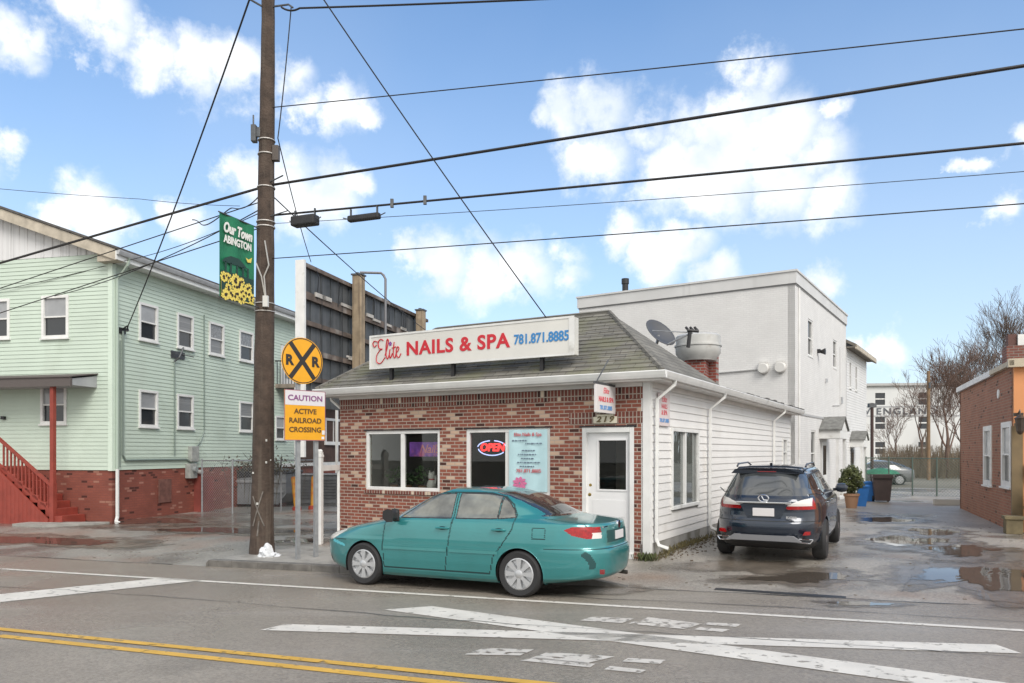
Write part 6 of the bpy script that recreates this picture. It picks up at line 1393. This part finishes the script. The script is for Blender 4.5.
# ================================================================== BACK OF THE ALLEY
q = Gd(851.5, 508); pt = thing('potted_shrub', 'round clipped shrub in a clay pot beside the white building', 'shrub', q)
MB().lathe([(.17, 0), (.23, .4), (.26, .42), (.26, .50), (.22, .5)], 18).build('pot', terra, pt, smooth=True)
shrub_m = mat('olive shrub leaves', (.085, .10, .03), .6, var=(6, .45)); leafball(3000, (-.02, 0, .98), (.35, .35, .46), shrub_m, pt, 'foliage', .045, 8); MB().tube([(0,0,.4), (0,0,.9)], .03).build('stem', wood_pole, pt)
blue_m = mat('blue recycling plastic', (.02, .16, .48), .45, var=(3, .1))
for u, v, w_, h_, tilt, lb in ((860.5, 506, .30, .72, .30, 'leaning blue recycling bin nearest the potted shrub'), (869, 501, .36, .74, .04, 'upright blue recycling bin beside the dark trash cart')):
    q = Gd(u, v); t = thing('recycling_bin', lb, 'recycling bin', q, -20, 'blue bins by the white building'); b = MB(); pr = [(-w_*.42, 0), (w_*.42, 0), (w_*.5, h_), (-w_*.5, h_)]
    b.prism([(x_+tilt*z_/h_*.35, z_) for x_, z_ in pr], -.20, .20); o = b.build('tub', blue_m, t, bevel=.03); b = MB(); b.box(-w_*.54+tilt*.35, w_*.54+tilt*.35, -.23, .23, h_-.05, h_+.02); b.build('rim', blue_m, t, bevel=.01)
q = Gd(881.5, 502); t = thing('trash_cart', 'dark brown wheeled trash cart at the end of the white building', 'trash cart', q, -18); brn = mat('brown cart plastic', (.055, .038, .034), .5, var=(3, .2))
b = MB(); b.prism([(-.24, .08), (.24, .08), (.32, .95), (-.32, .95)], -.3, .3); b.build('tub', brn, t, bevel=.02); b = MB(); b.prism([(-.35, .95), (.35, .95), (.33, 1.05), (-.33, 1.03)], -.36, .33); b.build('lid', brn, t, bevel=.02)
for s_ in (-1, 1): b = MB(); b.lathe([(.12, -.03), (.12, .03)], 16, (s_*.27, .28, .12), 'x'); b.build('wheel', rubber, t)
fa, fb, fc_ = Gd(866, 494), Gd(908, 496), Gd(962, 497); fd = Vector((fc_.x-fa.x, fc_.y-fa.y, 0)); e2 = fc_+fd*.25
pts = [(fa.x+(e2.x-fa.x)*k/5, fa.y+(e2.y-fa.y)*k/5) for k in range(6)]
chain('chain_link_fence', 'green chain link fence across the end of the alley', pts, 1.65, .13, wire_r=.006, green=mat('green grey fence wire', (.10, .14, .12), .5, metal=.3))
q = at(872, 494, 42); t = thing('lamp_post', 'thin dark post at the end of the white building', 'pole', (q.x, q.y, grd(q.x, q.y))); hh = CH+(HY-403)/F*42-grd(q.x, q.y); MB().tube([(0,0,-.2), (0,0,hh)], .09, 8).build('shaft', mat('dark brown post', (.06, .035, .03), .7), t); MB().box(-.2, .2, -.12, .12, hh-.25, hh-.02).build('cap_box', dark_metal, t)
q = at(928.5, 494, 52); t = thing('utility_pole', 'brown wooden utility pole among the bare trees beyond the alley fence', 'pole', (q.x, q.y, grd(q.x, q.y))); hh = CH+(HY-371)/F*52-grd(q.x, q.y); MB().tube([(0,0,-.2), (0,0,hh)], [.13, .10], 10).build('shaft', mat('tan pole', (.20, .13, .075), .85, var=(3, .2)), t)
MB().box(-.05, .05, -.22, -.1, hh-1.2, hh-.8).build('meter_box', dark_metal, t)
# silver car beyond the fence
q = at(866, 492, 44); sc2 = thing('parked_car', 'grey car parked far away beyond the alley fence', 'car', (q.x+.6, q.y+.5, grd(q.x, q.y)), 165)
T3 = [(.2, -2.1, 2.1, .8, 4, 5, 3.2), (.45, -2.25, 2.25, .87, 3.6, 4.4, 3.2), (.7, -2.22, 2.15, .87, 4, 5, 3.2), (.9, -2.2, 1.5, .85, 7, 5, 3), (1.0, -2.0, 1.05, .8, 6, 5, 3.2), (1.2, -1.6, .6, .7, 5, 5, 4), (1.4, -1.0, .0, .58, 4, 4, 3), (1.46, -.5, -.3, .25, 2.4, 2.4, 2.2)]
slv = car_paint('grey paint', (.16, .165, .17), .4, .35)
def cl3(x, y, z, n, w):
    if abs(n[1]) > .4 and inpoly(x, z, [(.65, 1.02), (-1.3, 1.02), (-.9, 1.36), (.05, 1.36)]): return 'window'
    if x > 0 and z > 1.03 and z < 1.38: return 'windscreen'
    if x < -1 and 1.05 < z < 1.38: return 'rear_window'
    return 'body'
CM3 = dict(CM, body=slv, window=car_glass_dark, windscreen=car_glass); car_shell(sc2, T3, 0, 50, 120, cl3, CM3, (1.3, -1.3), .35, .32, None)
for x_ in (1.3, -1.3):
    for s_ in (1, -1): wheel(sc2, x_, s_*.77, .315, .2, s_, sil, 8)
q = at(881, 470, 41.5); t = thing('tarpaulin', 'folded green tarpaulin heap behind the trash cart', 'tarpaulin', (q.x, q.y, q.z-.25)); b = MB(); b.lathe([(.02, .38), (.35, .33), (.75, .22), (.95, .05), (.7, .0)], 10); b.build('cloth', mat('green tarpaulin', (.02, .16, .085), .6, var=(4, .3)), t, smooth=True); MB().tube([(0,0,.5), (0,0,-1.6)], .03).build('pole', dark_metal, t)
q = Gd(952, 505); t = thing('timber_beam', 'pale timber beam lying on the ground near the alley fence', 'beam', q, -12); b = MB(); b.box(-.6, 1.6, -.12, .12, .0, .22); b.build('beam', mat('pale beam', (.5, .48, .44), .7), t, bevel=.02)
# mill building far behind
MP = at(868, 470, 108); mb_ = thing('mill_building', 'white four storey mill building with painted lettering far behind the trees', 'building', (MP.x, MP.y, -.3), -6)
mh = CH+(HY-386)/F*108+.3; ml_ = 15
wins = [(u, u+1.35) for u in (1.0, 6.9, 12.6)]
def zpm(v): return CH+(HY-v)/F*108+.3
rows = [(zpm(405), zpm(393)), (zpm(429), zpm(417)), (zpm(454), zpm(442))]
ops = [(a, c, z0, z1) for a, c in wins for z0, z1 in rows]
b = MB(); wall_open(b, -14, ml_, -1, mh, ops, FR, -.3, 0); b.box(-14, -13.7, .3, 14, -1, mh); b.box(ml_-.3, ml_, .3, 14, -1, mh); b.build('wall', mat('pale mill wall', (.62, .63, .62), .7, var=(.15, .06)), mb_)
for o in ops:
    w_ = MB().box(o[0], o[1], -.2, -.15, o[2], o[3], FR).build('window', pane_dark, mb_); MB().box(o[0], o[1], -.14, -.08, (o[2]+o[3])/2-.08, (o[2]+o[3])/2+.08, FR).build('sash_bar', white_trim, w_)
b = MB(); b.box(-14.4, ml_+.4, -.4, 14, mh, mh+.35); b.build('roof', mat('grey mill cornice', (.42, .42, .41), .7), mb_)
b = MB(); b.box(-14, ml_, .0, .05, zpm(406.7)-.08, zpm(406.7)+.08, FR); b.box(-14, ml_, .0, .05, zpm(416)-.08, zpm(416)+.08, FR); b.build('painted_line', mat('grey painted line', (.40, .41, .42), .7), mb_)
text('NEW ENGLAND', 1.3, FR, mat('grey painted letters', (.11, .12, .135), .7), mb_, 'lettering', (-3.6, zpm(411.6)), align='LEFT', d=.08, sx=1.2, space=1.2, bold=.02)

# ------------------------------------------------------------------ bare trees
bark = mat('grey brown bark', (.15, .112, .09), .9, var=(2, .3)); bark2 = mat('reddish brown twigs', (.165, .108, .085), .9, var=(2, .3))
def tree(label, x, y, h, seed, m=bark, spread=.55, trunk=.22, levels=6, low=.27, kids_=(3, 4)):
    trunk *= .55
    rr = random.Random(seed); t = thing('bare_tree', label, 'tree', (x, y, grd(x, y)-.1), 0, 'bare trees beyond the alley'); tr, cb_ = MB(), MB()
    def grow(p, d, L, r, lv):
        n = 4; pts = [p]; dd = d.copy()
        for k in range(n):
            dd = (dd + Vector((rr.gauss(0, .10), rr.gauss(0, .10), rr.gauss(.035, .05)))).normalized(); pts.append(pts[-1]+dd*(L/n))
        r1 = r*.62; (tr if lv >= levels-0 else cb_).tube(pts, [max(.0075, r+(r1-r)*k/n) for k in range(n+1)], 6 if lv > levels-2 else 3, cap=False)
        if lv <= 0: return
        nb = rr.randint(*kids_)
        for k in range(nb):
            q = pts[-1] if k == 0 else pts[rr.randint(2, n)]; a = rr.uniform(0, 6.28); o = dd.orthogonal().normalized(); o2 = dd.cross(o)
            sp = spread*rr.uniform(.5, 1.25)*(.45 if k == 0 else 1); nd = (dd*math.cos(sp) + (o*math.cos(a)+o2*math.sin(a))*math.sin(sp)); nd.z += .10; nd.normalize()
            grow(Vector(q), nd, L*rr.uniform(.62, .86), r1*(.95 if k == 0 else .72), lv-1)
    grow(Vector((0,0,0)), Vector((rr.gauss(0,.03), rr.gauss(0,.03), 1)).normalized(), h*low, trunk, levels)
    zs_ = sorted(v[2] for v in cb_.v); k_ = h/zs_[int(len(zs_)*.995)]
    for q_ in (tr, cb_): q_.v = [(v[0]*k_, v[1]*k_, v[2]*k_) for v in q_.v]
    tr.build('trunk', m, t); cb_.build('crown', m, t); return t
for lb, u, Y, v, sd_, m_, sprd, tk, lv in (
    ('tallest bare tree rising behind the brick building chimney', 1006, 58, 292, 21, bark, .55, .30, 6), ('bare tree with many stems in the middle beyond the alley fence', 946, 56, 352, 5, bark2, .60, .24, 6),
    ('bare tree with reddish twigs beside the far utility pole', 922, 60, 372, 8, bark2, .62, .2, 6), ('small bare tree in front of the mill lettering', 895, 64, 398, 13, bark2, .66, .15, 5), ('bare tree just left of the brick building', 968, 62, 345, 17, bark, .6, .22, 6), ('bare tree half hidden behind the brick building roof', 985, 66, 335, 31, bark2, .6, .22, 6)):
    q = at(u, 480, Y); tree(lb, q.x, q.y, (CH+(HY-v)/F*Y)*1.0, sd_, m_, sprd, tk, lv, kids_=(2, 4) if sd_ in (13, 8) else (3, 4))
# brush behind the fence and a low wood on the skyline
rr = random.Random(77); b = MB()
for k in range(5200):
    Y = rr.uniform(54, 75); u = rr.uniform(880, 1100); x = (u-CX)/F*Y; z = grd(x, Y); h_ = rr.uniform(1.0, 2.6); d = rr.uniform(-.5, .5); b.tube([(x, Y, z), (x+d*.4, Y+rr.uniform(-.2,.2), z+h_*.55), (x+d, Y+rr.uniform(-.4,.4), z+h_)], [.022, .016, .008], 3, cap=False)
o = b.build('brush', mat('dry brush', (.19, .15, .105), .95, var=(.6, .35))); o['kind'] = 'stuff'; o['label'] = 'tan dry brush along the far side of the alley fence'; o['category'] = 'brush'
b = MB()
for k in range(5200):
    a = rr.uniform(-1.3, 1.3); D = rr.uniform(120, 190); x, y = D*math.sin(a), D*math.cos(a); z = -.3; h_ = rr.uniform(4, 8.5); d = rr.uniform(-1.5, 1.5); b.tube([(x, y, z), (x+d*.3, y, z+h_*.6), (x+d, y, z+h_)], [.22, .14, .05], 3, cap=False)
o = b.build('far_woods', mat('far woods', (.13, .11, .095), .95, var=(.1, .3))); o['kind'] = 'stuff'; o['label'] = 'low brown winter woods along the skyline'; o['category'] = 'woods'
